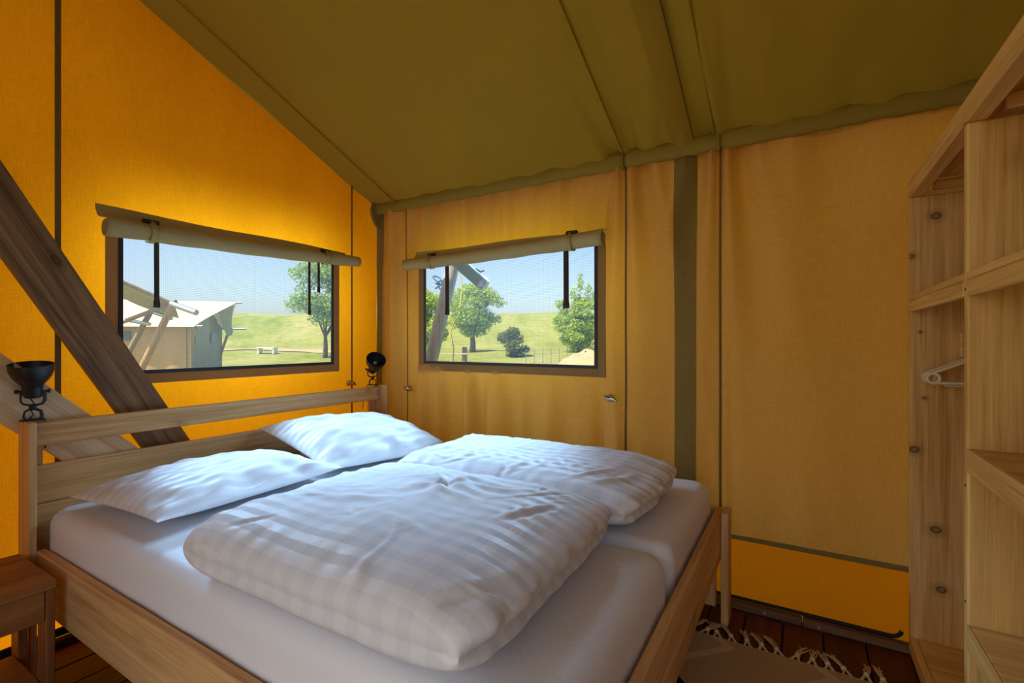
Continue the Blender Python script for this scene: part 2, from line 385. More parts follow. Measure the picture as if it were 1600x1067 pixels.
# roof fabric
def ceiling():
    us = frange(-0.75, 0.0, 0.15)[:-1] + frange(0.0, 1.6, 0.05)[:-1] + frange(1.6, 2.45, 0.014)[:-1] + frange(2.45, SIDE_X + 0.1, 0.06)
    vs_ = [0.16, 0.10] + frange(0.05, -1.2, 0.035) + frange(-1.2, RIDGE_Y, 0.09)[1:] + frange(RIDGE_Y, SUNSHADE_Y, 0.15)[1:]
    vs_ = vs_[::-1]
    def fn(x, y):
        d = -0.012 * math.sin(PI * min(1, max(0, x / 1.77))) if 0 < x < 1.77 else 0
        near = math.exp(-max(0, -y) / 0.55)
        for c in (1.775, 2.215):
            d += near * (0.040 * g(x, c - 0.06 - 0.10 * -y, 0.034) + 0.034 * g(x, c + 0.05 + 0.05 * -y, 0.03) - 0.022 * g(x, c, 0.016) - 0.02 * g(x, c - 0.15 - 0.25 * -y, 0.04) - 0.018 * g(x, c + 0.14 + 0.2 * -y, 0.035))
            d += -0.006 * g(x, c - 0.01, 0.02)
        d += 0.016 * near * math.sin(x * 33 + 3 * mn.noise((x * 3, y * 2, 0))) * (0.4 if x < 1.2 else 1)
        d += 0.007 * math.sin((x + y * 0.35) * 17 + 2 * mn.noise((x * 2, y * 2, 3))) * g(x, 2.55, 0.5) + 0.004 * math.sin((x + 0.5 * y) * 12 + 2 * mn.noise((x, y, 8)))
        d += 0.012 * mn.noise((x * 1.8, y * 1.8, 1.5)) + 0.010 * near * mn.noise((x * 14, y * 2.5, 4)) + 0.008 * (1 if x > 1.5 else 0.3) * mn.noise(((x + 0.3 * y) * 7, y * 1.5, 9))
        if y > 0.0: d = 0
        return Vector((x, y, roof_z(y) + d))
    return struct(obj('ceiling', MB().grid(fn, us, vs_), FAB_ROOF, None, 70, (1.5, -1.5, 2.7), False), 'olive canvas roof sloping up from the eave')
CEIL = ceiling()
def roof_strip(name, x0, x1, y0, y1, mat, off=-0.012):
    m = MB()
    pts_ = lambda a, y: Vector((x0 + (x1 - x0) * a, y, roof_z(y) + off - 0.010 * math.sin(PI * a)))
    return obj(name, m.grid(pts_, [0, 0.3, 0.7, 1], frange(y0, y1, 0.06)), mat, CEIL, 60, None, False)
roof_strip('seam', 2.107, 2.112, -3.0, -0.06, SEAM, -0.012); roof_strip('binding_strip', 2.010, 2.105, -3.0, -0.06, FAB_ROOF, -0.010)
roof_strip('seam', 1.772, 1.779, -3.0, -0.06, FAB_ROOF, -0.014); roof_strip('seam', 2.198, 2.205, -3.0, -0.06, FAB_ROOF, -0.014)
roof_strip('seam', 0.20, 0.207, -3.0, -0.05, FAB_ROOF, -0.012); roof_strip('patch', 2.03, 2.09, -0.80, -0.72, FAB_ROOF, -0.02)

# eave sleeve: fabric tube drawn in at the ring ties
def eave():
    m = MB(); cuts = (0.30, 0.95, 1.768, 2.215, 2.42, 2.95)
    pts = []; n = 16
    us = frange(0.03, SIDE_X, 0.014)
    def rad(x):
        r = 0.040 + 0.003 * mn.noise((x * 9, 0, 0)) + 0.0015 * math.sin(x * 60 + 3 * mn.noise((x * 5, 1, 1)))
        for c in cuts: r -= (0.013 if c in (1.768, 2.215) else 0.004) * g(x, c, 0.012)
        return r
    def fn(x, a):
        r = rad(x) * (1 + 0.10 * mn.noise((x * 14 + a * 1.6, math.sin(a) * 1.5, 4)) + 0.07 * mn.noise((x * 34 - a * 3, math.cos(a) * 2, 9)))
        return Vector((x, -0.024 + 0.60 * r * math.cos(a), 2.118 + 1.05 * r * math.sin(a)))
    m.grid(fn, us, frange(0, 2 * PI, 2 * PI / n))
    return struct(obj('trim_1', m, fabric('olive_sleeve_canvas', srgb(148, 124, 56), (0.4, 0.3, 0.08, 1), 0.05, 0.05, 0, wrinkle=0.5), None, 70, (1.5, 0, 2.1), False), 'olive fabric sleeve along the eave')
TR = eave()
for c in (1.768, 2.215):
    obj('ring_tie', MB().tube([(c, -0.026 + 0.028 * math.cos(a), 2.120 + 0.044 * math.sin(a)) for a in frange(0, 2 * PI, 0.35)], 0.008, 8), FAB_DKH, TR, 60)
pad = [(0.012, -0.002, 2.135), (0.012, -0.03, 2.16), (0.012, -0.066, 2.15), (0.012, -0.082, 2.11), (0.012, -0.078, 2.06), (0.012, -0.05, 2.01), (0.012, -0.02, 1.985), (0.012, -0.002, 1.98)]
obj('end_pad', MB().prism(pad, (0.02, 0, 0)), FAB_DKH, TR)['label'] = 'dark rounded pad at the corner'

# hidden sides of the room, floor
def back_fn(x, z): return Vector((x, BACK_Y + 0.008 * math.sin(x * 13), z * roof_z(BACK_Y)))
struct(obj('wall_back', MB().grid(back_fn, frange(0, 0.9, 0.08), frange(0, 1, 0.2)), FAB_IN, None, 60, (0.45, BACK_Y, 0), False), 'tan canvas partition beside the open entrance, narrowed for more fill light')  # kept narrow so daylight from behind the camera fills the room
def side_fn(y, z): return Vector((SIDE_X + 0.006 * math.sin(y * 11), y, z * roof_z(y)))
struct(obj('wall_side', MB().grid(side_fn, frange(BACK_Y, 0, 0.08), frange(0, 1, 0.2)), FAB_IN, None, 60, (SIDE_X, -1.6, 0), False), 'tan canvas partition behind the shelving')
fl = struct(obj('floor', MB().box(-0.02, SIDE_X + 0.05, BACK_Y - 0.1, 0.03, -0.10, -0.022), plain('floor_joist_black', srgb(20, 12, 9), 0.9), None, None, (1.8, -1.6, -0.1)), 'dark red-brown plank floor')
k0 = 2.471 - 0.142 * 18
for i in range(-1, 27):
    x0 = k0 + 0.142 * i + 0.003; x1 = x0 + 0.136
    if x1 < 0 or x0 > SIDE_X: continue
    cut = -1.0 - ((i * 37) % 17) / 10.0
    for a, b in ((BACK_Y - 0.08, cut - 0.0015), (cut + 0.0015, 0.0)):
        o = obj('floor_board', MB().box(max(x0, 0.0), min(x1, SIDE_X), a, b, -0.022, 0.0 - 0.0015 * ((i * 7) % 3) / 2, 0.0025), FLOORW, fl)
dk = struct(obj('bounce_deck', MB().box(-1.0, SIDE_X + 2.0, -7.2, BACK_Y - 0.1, -0.12, -0.012, 0.004), wood('bounce_deck_wood', 1, srgb(176, 156, 124), srgb(146, 126, 96), 0.8, 0.2)), 'unseen timber deck added outside the open entrance to bounce light in')  # deck added behind the camera as a reflector for sunlight
bs = struct(obj('baseboard_right', MB().box(0.05, 2.54, -0.040, -0.003, 0.0, 0.030, 0.004), BASEW), 'low timber kerb at the foot of the side wall')
obj('kerb_end', MB().box(2.543, 3.55, -0.041, -0.003, 0.0, 0.031, 0.004), BASEW, bs)
for x in (2.60, 2.40): obj('screw', MB().lathe([(0.0005, 0.001), (0.006, 0.001), (0.006, 0), (0.0005, 0)], Matrix.Translation((x, -0.0415, 0.016)) @ Matrix.Rotation(PI / 2, 4, 'X'), 10), STEEL, bs)
struct(obj('baseboard_left', MB().box(0.012, 0.050, BACK_Y, -0.05, 0.0, 0.030, 0.004), BASEWY), 'dark timber kerb at the foot of the gable wall')

# ------------------------------------------------------------------ windows
def window(name, axis, a0, a1, z0, z1, label):
    def P(a, z, d): return Vector((d, a, z)) if axis == 1 else Vector((a, -d, z))
    def slab(a, b, c, d_, dep0, dep1, bev=0.001):
        p, q = P(a, c, dep0), P(b, d_, dep1)
        return MB().box(min(p.x, q.x), max(p.x, q.x), min(p.y, q.y), max(p.y, q.y), c, d_, bev)
    mid = P((a0 + a1) / 2, z0, 0)
    sm = MB().grid(lambda a, z: P(a, z, -0.006 + 0.004 * math.sin(PI * (a - a0) / (a1 - a0)) * math.sin(PI * (z - z0) / (z1 - z0))), frange(a0 - 0.008, a1 + 0.008, 0.06), frange(z0 - 0.008, z1 + 0.008, 0.06))
    root = struct(obj(name, sm, SCREEN, None, 60, mid, False), label)
    h = 0.013
    for s_ in (slab(a0 - h, a0 + 0.004, z0 - h, z1, -0.003, 0.006), slab(a1 - 0.004, a1 + h, z0 - h, z1, -0.003, 0.006), slab(a0 + 0.004, a1 - 0.004, z0 - h, z0 + 0.004, -0.003, 0.0055), slab(a0 + 0.004, a1 - 0.004, z1 - 0.004, z1 + h, -0.003, 0.0055)):
        obj('zip_hem', s_, HEM, root)
    b = 0.058
    for s_ in (slab(a0 - b, a0 - h, z0 - b, z1, -0.002, 0.0025), slab(a1 + h, a1 + b, z0 - b, z1, -0.002, 0.0025), slab(a0 - h, a1 + h, z0 - b, z0 - h, -0.002, 0.0022)):
        obj('binding', s_, FAB_BAND, root)
    return root
window('window_1', 1, *W1, 'mesh window in the orange gable wall')
window('window_2', 0, *W2, 'mesh window in the ochre side wall')

def blind(label, axis, a0, a1, c0, c1, r0, r1, f0, f1, zf, straps, ties, endrev):
    """rolled-up window cover: a spiral roll hanging under a flap, closed by toggles"""
    def P(a, d, z): return Vector((d, a, z)) if axis == 1 else Vector((a, -d, z))
    t = thing('rolled_window_cover', label, 'window cover', P((a0 + a1) / 2, 0.0, min(c0, c1) - 0.05), 'rolled window covers')
    m = MB(); N = 66; turns = 2.6
    us = frange(a0, a1, 0.03)
    def cen(a):
        k = (a - a0) / (a1 - a0); sag = -0.008 * math.sin(PI * k)
        return k, c0 + (c1 - c0) * k + sag, r0 + (r1 - r0) * k
    def spiral(a, q):
        k, zc, r = cen(a); ang = PI * 0.5 + q * turns * 2 * PI * (-1)
        # q=0 is the outside of the spiral (top, at the wall), q=1 its core
        rr = r * (1 - 0.72 * q) + 0.0025 * mn.noise((a * 9, math.cos(ang) * 1.2, math.sin(ang) * 1.2)) * (1 - q) + 0.0015 * math.sin(a * 21 + ang * 2) * (1 - q)
        for s_ in straps: rr -= 0.004 * g(a, s_, 0.02) * (1 - q)
        end = 0.012 * q * (1 if (a == us[0] or a == us[-1]) else 0)
        aa = a + (end if a == us[0] else -end if a == us[-1] else 0)
        return P(aa, 0.008 + r + rr * math.cos(ang), zc + rr * math.sin(ang))
    m.grid(spiral, us, frange(0, 1, 1 / N))
    ro = obj('roll', m, FAB_KH, t, 70, None, False)
    md = ro.modifiers.new('thick', 'SOLIDIFY'); md.thickness = 0.003; md.offset = 0
    fm = MB()
    def flap(a, q):
        k, zc, r = cen(min(max(a, a0), a1)); zt = zf + 0.004 * math.sin(a * 7)
        z = zt + (zc + r * 0.9 - zt) * q; return P(a, 0.005 + (r * 0.85) * q ** 2.2 + 0.001 * math.sin(a * 20), z)
    fo = obj('flap', fm.grid(flap, frange(f0, f1, 0.04), frange(0, 1, 0.125)), FAB_KH, t, 70, None, False)
    md = fo.modifiers.new('thick', 'SOLIDIFY'); md.thickness = 0.0025
    for s_ in straps:
        k, zc, r = cen(s_); r += 0.001
        band = MB().grid(lambda a, q: P(a, 0.008 + r + (r + 0.002) * math.cos(q), zc + (r + 0.002) * math.sin(q)), [s_ - 0.011, s_ + 0.011], frange(-2.4, PI * 0.52, 0.2))
        so_ = obj('strap', band, WEBK, t, 60, None, False); md = so_.modifiers.new('thick', 'SOLIDIFY'); md.thickness = 0.002
        tp = P(s_, 0.012 + r * 0.9, zc + r + 0.008); da = P(1, 0, 0) - P(0, 0, 0)
        obj('toggle', MB().tube([tp - da * 0.034, tp - da * 0.028, tp + da * 0.028, tp + da * 0.034], [0.005, 0.011, 0.011, 0.005], 10), BLACK, t, 60)
        obj('toggle_loop', MB().tube([P(s_ - 0.008, 0.012 + 2 * r, zc + 0.3 * r), P(s_ - 0.005, 0.012 + 1.6 * r, zc + r), tp + Vector((0, 0, 0.006)), P(s_ + 0.005, 0.012 + 1.6 * r, zc + r), P(s_ + 0.006, 0.012 + 2 * r, zc + 0.3 * r)], 0.002, 6), WEBK, t, 60)
    for a, zb, wd in ties:
        k, zc, r = cen(a)
        tm = MB().grid(lambda q, z: P(a + wd * (q - 0.5) * (1 + 0.25 * (z < zb + 0.03)) + 0.004 * (zc - z), 0.011 + 0.004 * math.cos(q * PI), z), [0, 0.33, 0.66, 1], frange(zb, zc - r * 0.5, 0.02))
        to = obj('hanging_tie', tm, STRAPM, t, 60, None, False); md = to.modifiers.new('thick', 'SOLIDIFY'); md.thickness = 0.002
    return t
blind('long khaki rolled-up cover above the gable window, spiral end towards the dark beam', 1, -1.560, -0.215, 1.680, 1.720, 0.043, 0.035, -1.574, -0.289, 1.775,
      (-1.392, -0.47), ((-1.352, 1.355, 0.024), (-0.555, 1.36, 0.022), (-0.49, 1.50, 0.022)), False)
blind('khaki rolled-up cover above the side wall window, two black toggles', 0, 0.300, 1.672, 1.700, 1.733, 0.037, 0.044, 0.36, 1.672, 1.786,
      (0.526, 1.494), ((0.622, 1.368, 0.024), (1.442, 1.38, 0.028)), True)

# small hooks on the walls
def hook(label, p, n):
    p = Vector(p); n = Vector(n); t = thing('wall_toggle', label, 'toggle', p, 'small toggles on the tent walls')
    side = n.cross(Vector((0, 0, 1)))
    obj('base', MB().lathe([(0.001, 0.008), (0.018, 0.008), (0.021, 0.0), (0.001, 0.0)], Matrix.Translation(p) @ n.to_track_quat('Z', 'Y').to_matrix().to_4x4(), 14), CHROME, t, 40)
    q = p + n * 0.024
    obj('bar', MB().tube([q - side * 0.036 - Vector((0, 0, 0.012)), q - side * 0.020, q, q + side * 0.026 + Vector((0, 0, 0.008))], [0.008, 0.013, 0.016, 0.009], 12), CHROME, t, 60)
    obj('stem', MB().tube([p, q], 0.005, 8), BLACK, t)
hook('small chrome toggle on the ochre wall right beside the far bed lamp', (0.314, -0.006 - 0.01, 0.889), (0, -1, 0))
hook('small dark toggle on the ochre wall below right corner of side window', (1.70, -0.025, 0.909), (0, -1, 0))
hook('small toggle on the orange wall just above the headboard near the corner', (0.008, -0.262, 0.928), (1, 0, 0))

# ------------------------------------------------------------------ diagonal braces behind the headboard
DB = wood('smoked_timber', 2, srgb(158, 122, 84), srgb(78, 52, 32), 0.6, 0.8)
def brace(name, label, x0, x1, pa, pb, wdt, mat, bev):
    a = Vector((0, *pa)); b = Vector((0, *pb)); d = b - a; L = d.length; th = math.atan2(d.y, d.z)
    m = MB().box(-(x1 - x0) / 2, (x1 - x0) / 2, -wdt / 2, wdt / 2, -L / 2, L / 2, bev)
    o = obj(name, m, mat, None, None, (0, 0, 0)); c = (a + b) / 2
    o.location = ((x0 + x1) / 2, c.y, c.z); o.rotation_euler = (-th, 0, 0)
    return tag(o, label, 'beam')
brace('diagonal_brace', 'dark smoked timber brace slanting across the orange wall and window corner', 0.028, 0.060, (-2.42, 2.68), (-1.03, 0.20), 0.168, DB, 0.004)
brace('diagonal_plank', 'pale wide plank slanting down behind the headboard beside the near lamp', 0.063, 0.086, (-2.45, 1.62), (-1.00, 0.16), 0.178, wood('planed_plank_z', 2, srgb(240, 212, 172), srgb(200, 160, 116), 0.6, 0.6), 0.003)

# ------------------------------------------------------------------ bed
YN0, YN1, YF0, YF1 = -1.823, -1.801, -0.115, -0.091
bed = thing('double_bed', 'pale pine double bed frame with slatted headboard under the windows', 'bed', (1.2, -0.96, 0))
hb = obj('headboard', MB().box(0.100, 0.130, YN1, YF0, 0.815, 0.902, 0.004), PY, bed)
obj('rail', MB().box(0.1005, 0.1305, YN1, YF0, 0.600, 0.742, 0.004), PY, hb); obj('rail', MB().box(0.100, 0.130, YN1, YF0, 0.30, 0.5995, 0.004), PY, hb)
for y0, y1 in ((YN1 + 0.002, YN1 + 0.042), (YF0 - 0.052, YF0 - 0.002)): obj('batten', MB().box(0.078, 0.0995, y0, y1, 0.30, 0.898, 0.002), PZ, hb)
for y0, y1 in ((YN0, YN1), (YF0, YF1)): obj('post', MB().box(0.088, 0.200, y0, y1, 0.0, 0.912, 0.003), PZ, bed)
for z in (0.85, 0.875, 0.70, 0.66):
    for y in (YN1 + 0.010, YF0 - 0.014): obj('screw', MB().lathe([(0.0005, 0.0012), (0.0035, 0.001), (0.004, 0), (0.0005, 0)], Matrix.Translation((0.130, y, z)) @ Matrix.Rotation(PI / 2, 4, 'Y'), 10), SCREW, hb)
obj('side_rail', MB().box(0.200, 2.215, -1.806, -1.776, 0.262, 0.455, 0.004), PX, bed); obj('side_rail', MB().box(0.200, 2.215, -0.125, -0.097, 0.262, 0.468, 0.004), PX, bed)
fr = obj('foot_rail', MB().box(2.216, 2.243, -1.806, -0.125, 0.270, 0.476, 0.004), PY, bed)
for y0, y1 in ((-0.205, -0.098), (-1.806, -1.70)):
    lg = obj('leg', MB().box(2.245, 2.274, y0, y1, 0.0, 0.474, 0.003), PZ, bed)
    yy = (-0.124, -0.098) if y0 > -1 else (-1.806, -1.78)
    obj('leg_board', MB().box(2.10, 2.214, yy[0] - 0.0 + (0.0), yy[1], 0.03, 0.260, 0.003), PZ, lg)
obj('slat_frame', MB().box(0.2, 2.2, -1.77, -1.74, 0.29, 0.325), PX, bed); obj('slat_frame', MB().box(0.2, 2.2, -0.98, -0.94, 0.29, 0.325), PX, bed); obj('slat_frame', MB().box(0.2, 2.2, -0.16, -0.13, 0.29, 0.325), PX, bed)

# mattresses in fitted sheets
def mattress(label, x0, x1, y0, y1, z0, z1, seed):
    cx, cy, cz = (x0 + x1) / 2, (y0 + y1) / 2, (z0 + z1) / 2; hx, hy, hz = (x1 - x0) / 2, (y1 - y0) / 2, (z1 - z0) / 2
    m = MB(); R = 0.055
    # outline of a rounded rectangle, swept from the bottom edge over the rounded top edge to the centre
    def outline(hx_, hy_, r):
        pts = []
        for (qx, qy, a0) in ((1, 1, 0), (-1, 1, PI / 2), (-1, -1, PI), (1, -1, 1.5 * PI)):
            for k in range(9):
                a = a0 + PI / 2 * k / 8; pts.append((qx * (hx_ - r) + r * math.cos(a), qy * (hy_ - r) + r * math.sin(a)))
        out = []
        for i in range(len(pts)):
            p, q = pts[i], pts[(i + 1) % len(pts)]; L = math.hypot(q[0] - p[0], q[1] - p[1]); n = max(1, int(L / 0.035))
            for k in range(n): out.append((p[0] + (q[0] - p[0]) * k / n, p[1] + (q[1] - p[1]) * k / n))
        return out
    rings = []
    prof = [(0.02, -hz), (0.004, -hz + 0.02), (0.0, -hz * 0.5), (0.0, 0.0), (0.0, hz - R)] + [(R * (1 - math.cos(a)), hz - R + R * math.sin(a)) for a in (0.3, 0.6, 0.9, 1.2, 1.45)]
    base = outline(hx, hy, 0.07); n = len(base)
    def ripple(x, y, z):
        c = max(0, (abs(x) - hx + 0.30) / 0.30) * max(0, (abs(y) - hy + 0.25) / 0.25)
        return 0.009 * c * math.sin((x - y) * 55 + z * 8) * max(0.15, (0.1 - z) / 0.2) + 0.003 * mn.noise((x * 6 + seed, y * 6, z * 9))
    for ins, z in prof:
        rg = []
        for (x, y) in base:
            L = math.hypot(x / hx, y / hy); nx = max(-1, min(1, x / hx)) ** 9; ny = max(-1, min(1, y / hy)) ** 9
            k = max(1e-6, math.hypot(nx, ny)); f = -ins + ripple(x, y, z)
            rg.append((x + nx / k * f * min(1, k * 2), y + ny / k * f * min(1, k * 2), z))
        rings.append(rg)
    m.add([Vector((cx + p[0], cy + p[1], cz + p[2])) for rg in rings for p in rg], [(i * n + k, i * n + (k + 1) % n, (i + 1) * n + (k + 1) % n, (i + 1) * n + k) for i in range(len(rings) - 1) for k in range(n)])
    last = rings[-1]; steps = 9; b0 = len(m.v) - n
    prev = list(range(b0, b0 + n))
    for s_ in range(1, steps + 1):
        f = 1 - s_ / (steps + 0.3)
        idx = []
        for p in last:
            x, y = p[0] * (f if s_ > 3 else 1 - 0.06 * s_), p[1] * (f if s_ > 3 else 1 - 0.06 * s_)
            m.v.append(Vector((cx + x, cy + y, cz + hz - 0.002 + 0.004 * mn.noise((x * 3 + seed, y * 3, 1)) + 0.006 * (1 - f)))); idx.append(len(m.v) - 1)
        for k in range(n): m.f.append((prev[k], prev[(k + 1) % n], idx[(k + 1) % n], idx[k]))
        prev = idx
    m.f.append(tuple(prev)); m.f.append(tuple(range(n))[::-1])
    t = obj('mattress', m, SHEET, None, 70, (cx, cy, z0)); tag(t, label, 'mattress', 'two mattresses side by side')
    return t
m1 = mattress('white-sheeted mattress on the near side, beside the nightstand', 0.142, 2.206, -1.768, -0.958, 0.327, 0.585, 0)
m2 = mattress('white-sheeted mattress on the far side, along the ochre wall', 0.142, 2.204, -0.950, -0.135, 0.327, 0.588, 5)

# duvets, folded
def smooth01(a, b, x):
    t = min(1.0, max(0.0, (x - a) / (b - a))); return t * t * (3 - 2 * t)
def finish_weld(o):
    bm = bmesh.new(); bm.from_mesh(o.data); bmesh.ops.remove_doubles(bm, verts=bm.verts[:], dist=0.0004); bmesh.ops.recalc_face_normals(bm, faces=bm.faces[:]); bm.to_mesh(o.data); bm.free()
    o.data.shade_smooth(); return o
def make_creases(seed, n, hx, hy, fixed):
    r = random.Random(seed); out = []
    for _ in range(n):
        x, y = r.uniform(-hx, hx), r.uniform(-hy, hy); L = r.uniform(0.05, 0.17); a = r.choice((0.2, 0.7, 1.2, 2.0)) + r.gauss(0, 0.35)
        e = max(abs(x) / hx, abs(y) / hy); dep = r.uniform(0.0015, 0.0045) * (0.6 + 0.9 * e ** 3) * r.choice((-1, -1, 1))
        out.append((x, y, math.cos(a), math.sin(a), L, dep, r.uniform(0.006, 0.014), r.uniform(-2.5, 2.5)))
    return out + list(fixed)
def duvet(label, x0, x1, y0, y1, z0, seed, mat, knots, fixed, ncrease, rot=0.0, T=0.175):
    """a duvet folded over: soft bulging fold on the near side, open lips of the layers at the foot end"""
    cx, cy = (x0 + x1) / 2, (y0 + y1) / 2; hx, hy = (x1 - x0) / 2, (y1 - y0) / 2; n1_, n2_ = 190, 150; m = MB(); px = 6.5
    def s(q): return math.copysign(1 - (1 - abs(q)) ** 1.6, q)
    U = [s(q) for q in frange(-1, 1, 2 / n1_)]; V = [s(q) for q in frange(-1, 1, 2 / n2_)]
    cr, sr = math.cos(rot), math.sin(rot); cs = make_creases(seed, ncrease, hx, hy, fixed)
    z1 = z0 + T; zm = z0 + T * 0.40
    def pt(u, v, top):
        h = max(0.0, (1 - abs(u) ** px)) ** 0.45 * max(0.0, (1 - abs(v) ** px)) ** 0.45
        cor = 1 - 0.03 * abs(u * v) ** 4
        x = hx * u * cor * (1 + 0.02 * mn.noise((v * 2.2, seed, 1))); y = hy * v * cor * (1 + 0.025 * mn.noise((u * 2.2, seed, 2)))
        # lips of the folded layers at the foot end and on the far side
        lip = math.sin(PI * min(1.0, h * 1.15)); near_ = smooth01(-1.0, -0.8, v)
        x += 0.040 * lip * smooth01(0.72, 1.0, u) * (0.25 + 0.75 * near_) * (1.0 if top else 0.55) * (1 + 0.35 * mn.noise((v * 5, seed, 4)))
        y += 0.012 * lip * smooth01(0.75, 1.0, v) - 0.012 * lip * smooth01(0.75, 1.0, -v)
        if top:
            wr = 0.011 * mn.noise((u * 1.7 + seed, v * 1.5, 3)) + 0.005 * mn.noise((u * 3.8 + seed, v * 3.2, 6))
            lx, ly = u * hx, v * hy
            for (a, b, ca, sa, L, dep, wd, bend) in cs:
                du, dv = lx - a, ly - b
                if abs(du) + abs(dv) > L + 0.08: continue
                al = du * ca + dv * sa
                if abs(al) > L: continue
                ac = -du * sa + dv * ca - bend * al * al
                k = math.cos(al / L * PI / 2) ** 1.3
                if abs(ac) < wd * 4: wr += dep * k * (math.exp(-(ac / wd) ** 2) - 0.55 * math.exp(-((ac - 1.7 * wd) / wd) ** 2) - 0.3 * math.exp(-((ac + 1.9 * wd) / wd) ** 2))
            for (kx, ky, dep, sz) in knots:
                rr_ = math.hypot(lx - kx, ly - ky)
                if rr_ < sz * 5:
                    an = math.atan2(ly - ky, lx - kx)
                    wr += -dep * math.exp(-(rr_ / (sz * 0.6)) ** 2) + dep * 0.5 * math.exp(-((rr_ - sz * 1.6) / (sz * 1.3)) ** 2) * (0.35 + 0.65 * math.sin(5 * an + 1 + 6 * rr_))
            # gathers along the rims
            wr += 0.0035 * smooth01(0.70, 0.97, abs(u)) * math.sin(ly * 75 + 5 * mn.noise((u * 2, v * 4, seed))) + 0.003 * smooth01(0.75, 0.97, v) * math.sin(lx * 60 + 5 * mn.noise((u * 4, v, seed + 4))) + 0.002 * smooth01(0.7, 0.95, -v) * math.sin(lx * 45 + 6 * mn.noise((u * 3, v, seed + 8)))
            z = zm + (z1 - zm) * h + wr * min(1, h * 1.3)
        else: z = zm - (zm - z0) * min(1, h * 1.05)
        return Vector((cx + x * cr - y * sr, cy + x * sr + y * cr, z))
    m.grid(lambda u, v: pt(u, v, True), U, V); m.grid(lambda u, v: pt(u, v, False), U, V)
    o = finish_weld(obj('folded_duvet', m, mat, None, None, (cx, cy, z0), False))
    return tag(o, label, 'duvet', 'folded duvets on the bed')
duvet('folded striped white duvet nearest the camera, on the near mattress', 1.125, 2.040, -1.768, -0.985, 0.588, 2, STR_X, ((0.02, 0.13, 0.020, 0.042),),
      ((-0.08, 0.19, 0.80, -0.60, 0.10, -0.004, 0.007, 0), (0.18, 0.17, 0.98, 0.2, 0.15, 0.007, 0.016, 2), (0.14, 0.06, 0.95, -0.3, 0.18, 0.006, 0.018, -1), (0.33, 0.06, 0.3, 0.95, 0.12, 0.007, 0.011, 0), (0.36, 0.07, 0.25, 0.97, 0.12, -0.005, 0.008, 1), (-0.15, -0.10, 0.9, 0.4, 0.20, 0.006, 0.022, 1), (0.10, -0.16, 0.97, -0.2, 0.22, 0.005, 0.020, -1)), 34, 0.02)
duvet('folded striped white duvet on the far mattress, by the ochre wall', 1.045, 2.085, -0.945, -0.345, 0.592, 9, STR_X, (),
      tuple((-0.42 + 0.085 * i, -0.17 + 0.02 * (i % 3), 0.35 + 0.1 * (i % 2), 0.9, 0.13, 0.006 - 0.0012 * (i % 3), 0.013, 1.5) for i in range(11)), 36, -0.02, 0.155)

# pillows
def pillow(label, c, hx, hy, T, rz, ry, seed, rx=0.0):
    m = MB(); n = 72
    def s(q): return math.copysign(1 - (1 - abs(q)) ** 1.5, q)
    U = [s(q) for q in frange(-1, 1, 2 / n)]; V = [s(q) for q in frange(-1, 1, 2 / n)]
    M = Matrix.Translation(c) @ Matrix.Rotation(rz, 4, 'Z') @ Matrix.Rotation(ry, 4, 'Y') @ Matrix.Rotation(rx, 4, 'X')
    def pt(u, v, sg):
        x = hx * u * (1 - 0.09 * (1 - v * v)); y = hy * v * (1 - 0.06 * (1 - u * u))
        h = max(0, 1 - abs(u) ** 2.6) ** 0.62 * max(0, 1 - abs(v) ** 3.0) ** 0.62
        z = sg * T * h * (1.0 if sg > 0 else 0.62)
        if sg > 0:
            e = max(abs(u), abs(v))
            z += (0.014 * mn.noise((u * 2.0 + seed, v * 2.3, 1)) + 0.009 * mn.noise((u * 5 + seed, v * 5, 4)) + 0.012 * max(0, e - 0.45) * math.sin(10 * math.atan2(v, u) + 3 * mn.noise((u * 2, v * 2, seed)))) * min(1, h * 3)
        return M @ Vector((x, y, z))
    m.grid(lambda u, v: pt(u, v, 1), U, V); m.grid(lambda u, v: pt(u, v, -1), U, V)
    o = finish_weld(obj('pillow', m, STR_Y, None, None, c, False)); tag(o, label, 'pillow', 'pillows at the head of the bed')
    return o
pillow('white striped pillow nearest the near lamp and nightstand', (0.545, -1.355, 0.645), 0.295, 0.365, 0.085, math.radians(3), math.radians(-1), 1)
pillow('white striped pillow at the far corner, leaning on the headboard', (0.505, -0.605, 0.680), 0.330, 0.390, 0.105, math.radians(-7), math.radians(10), 6, math.radians(-3))

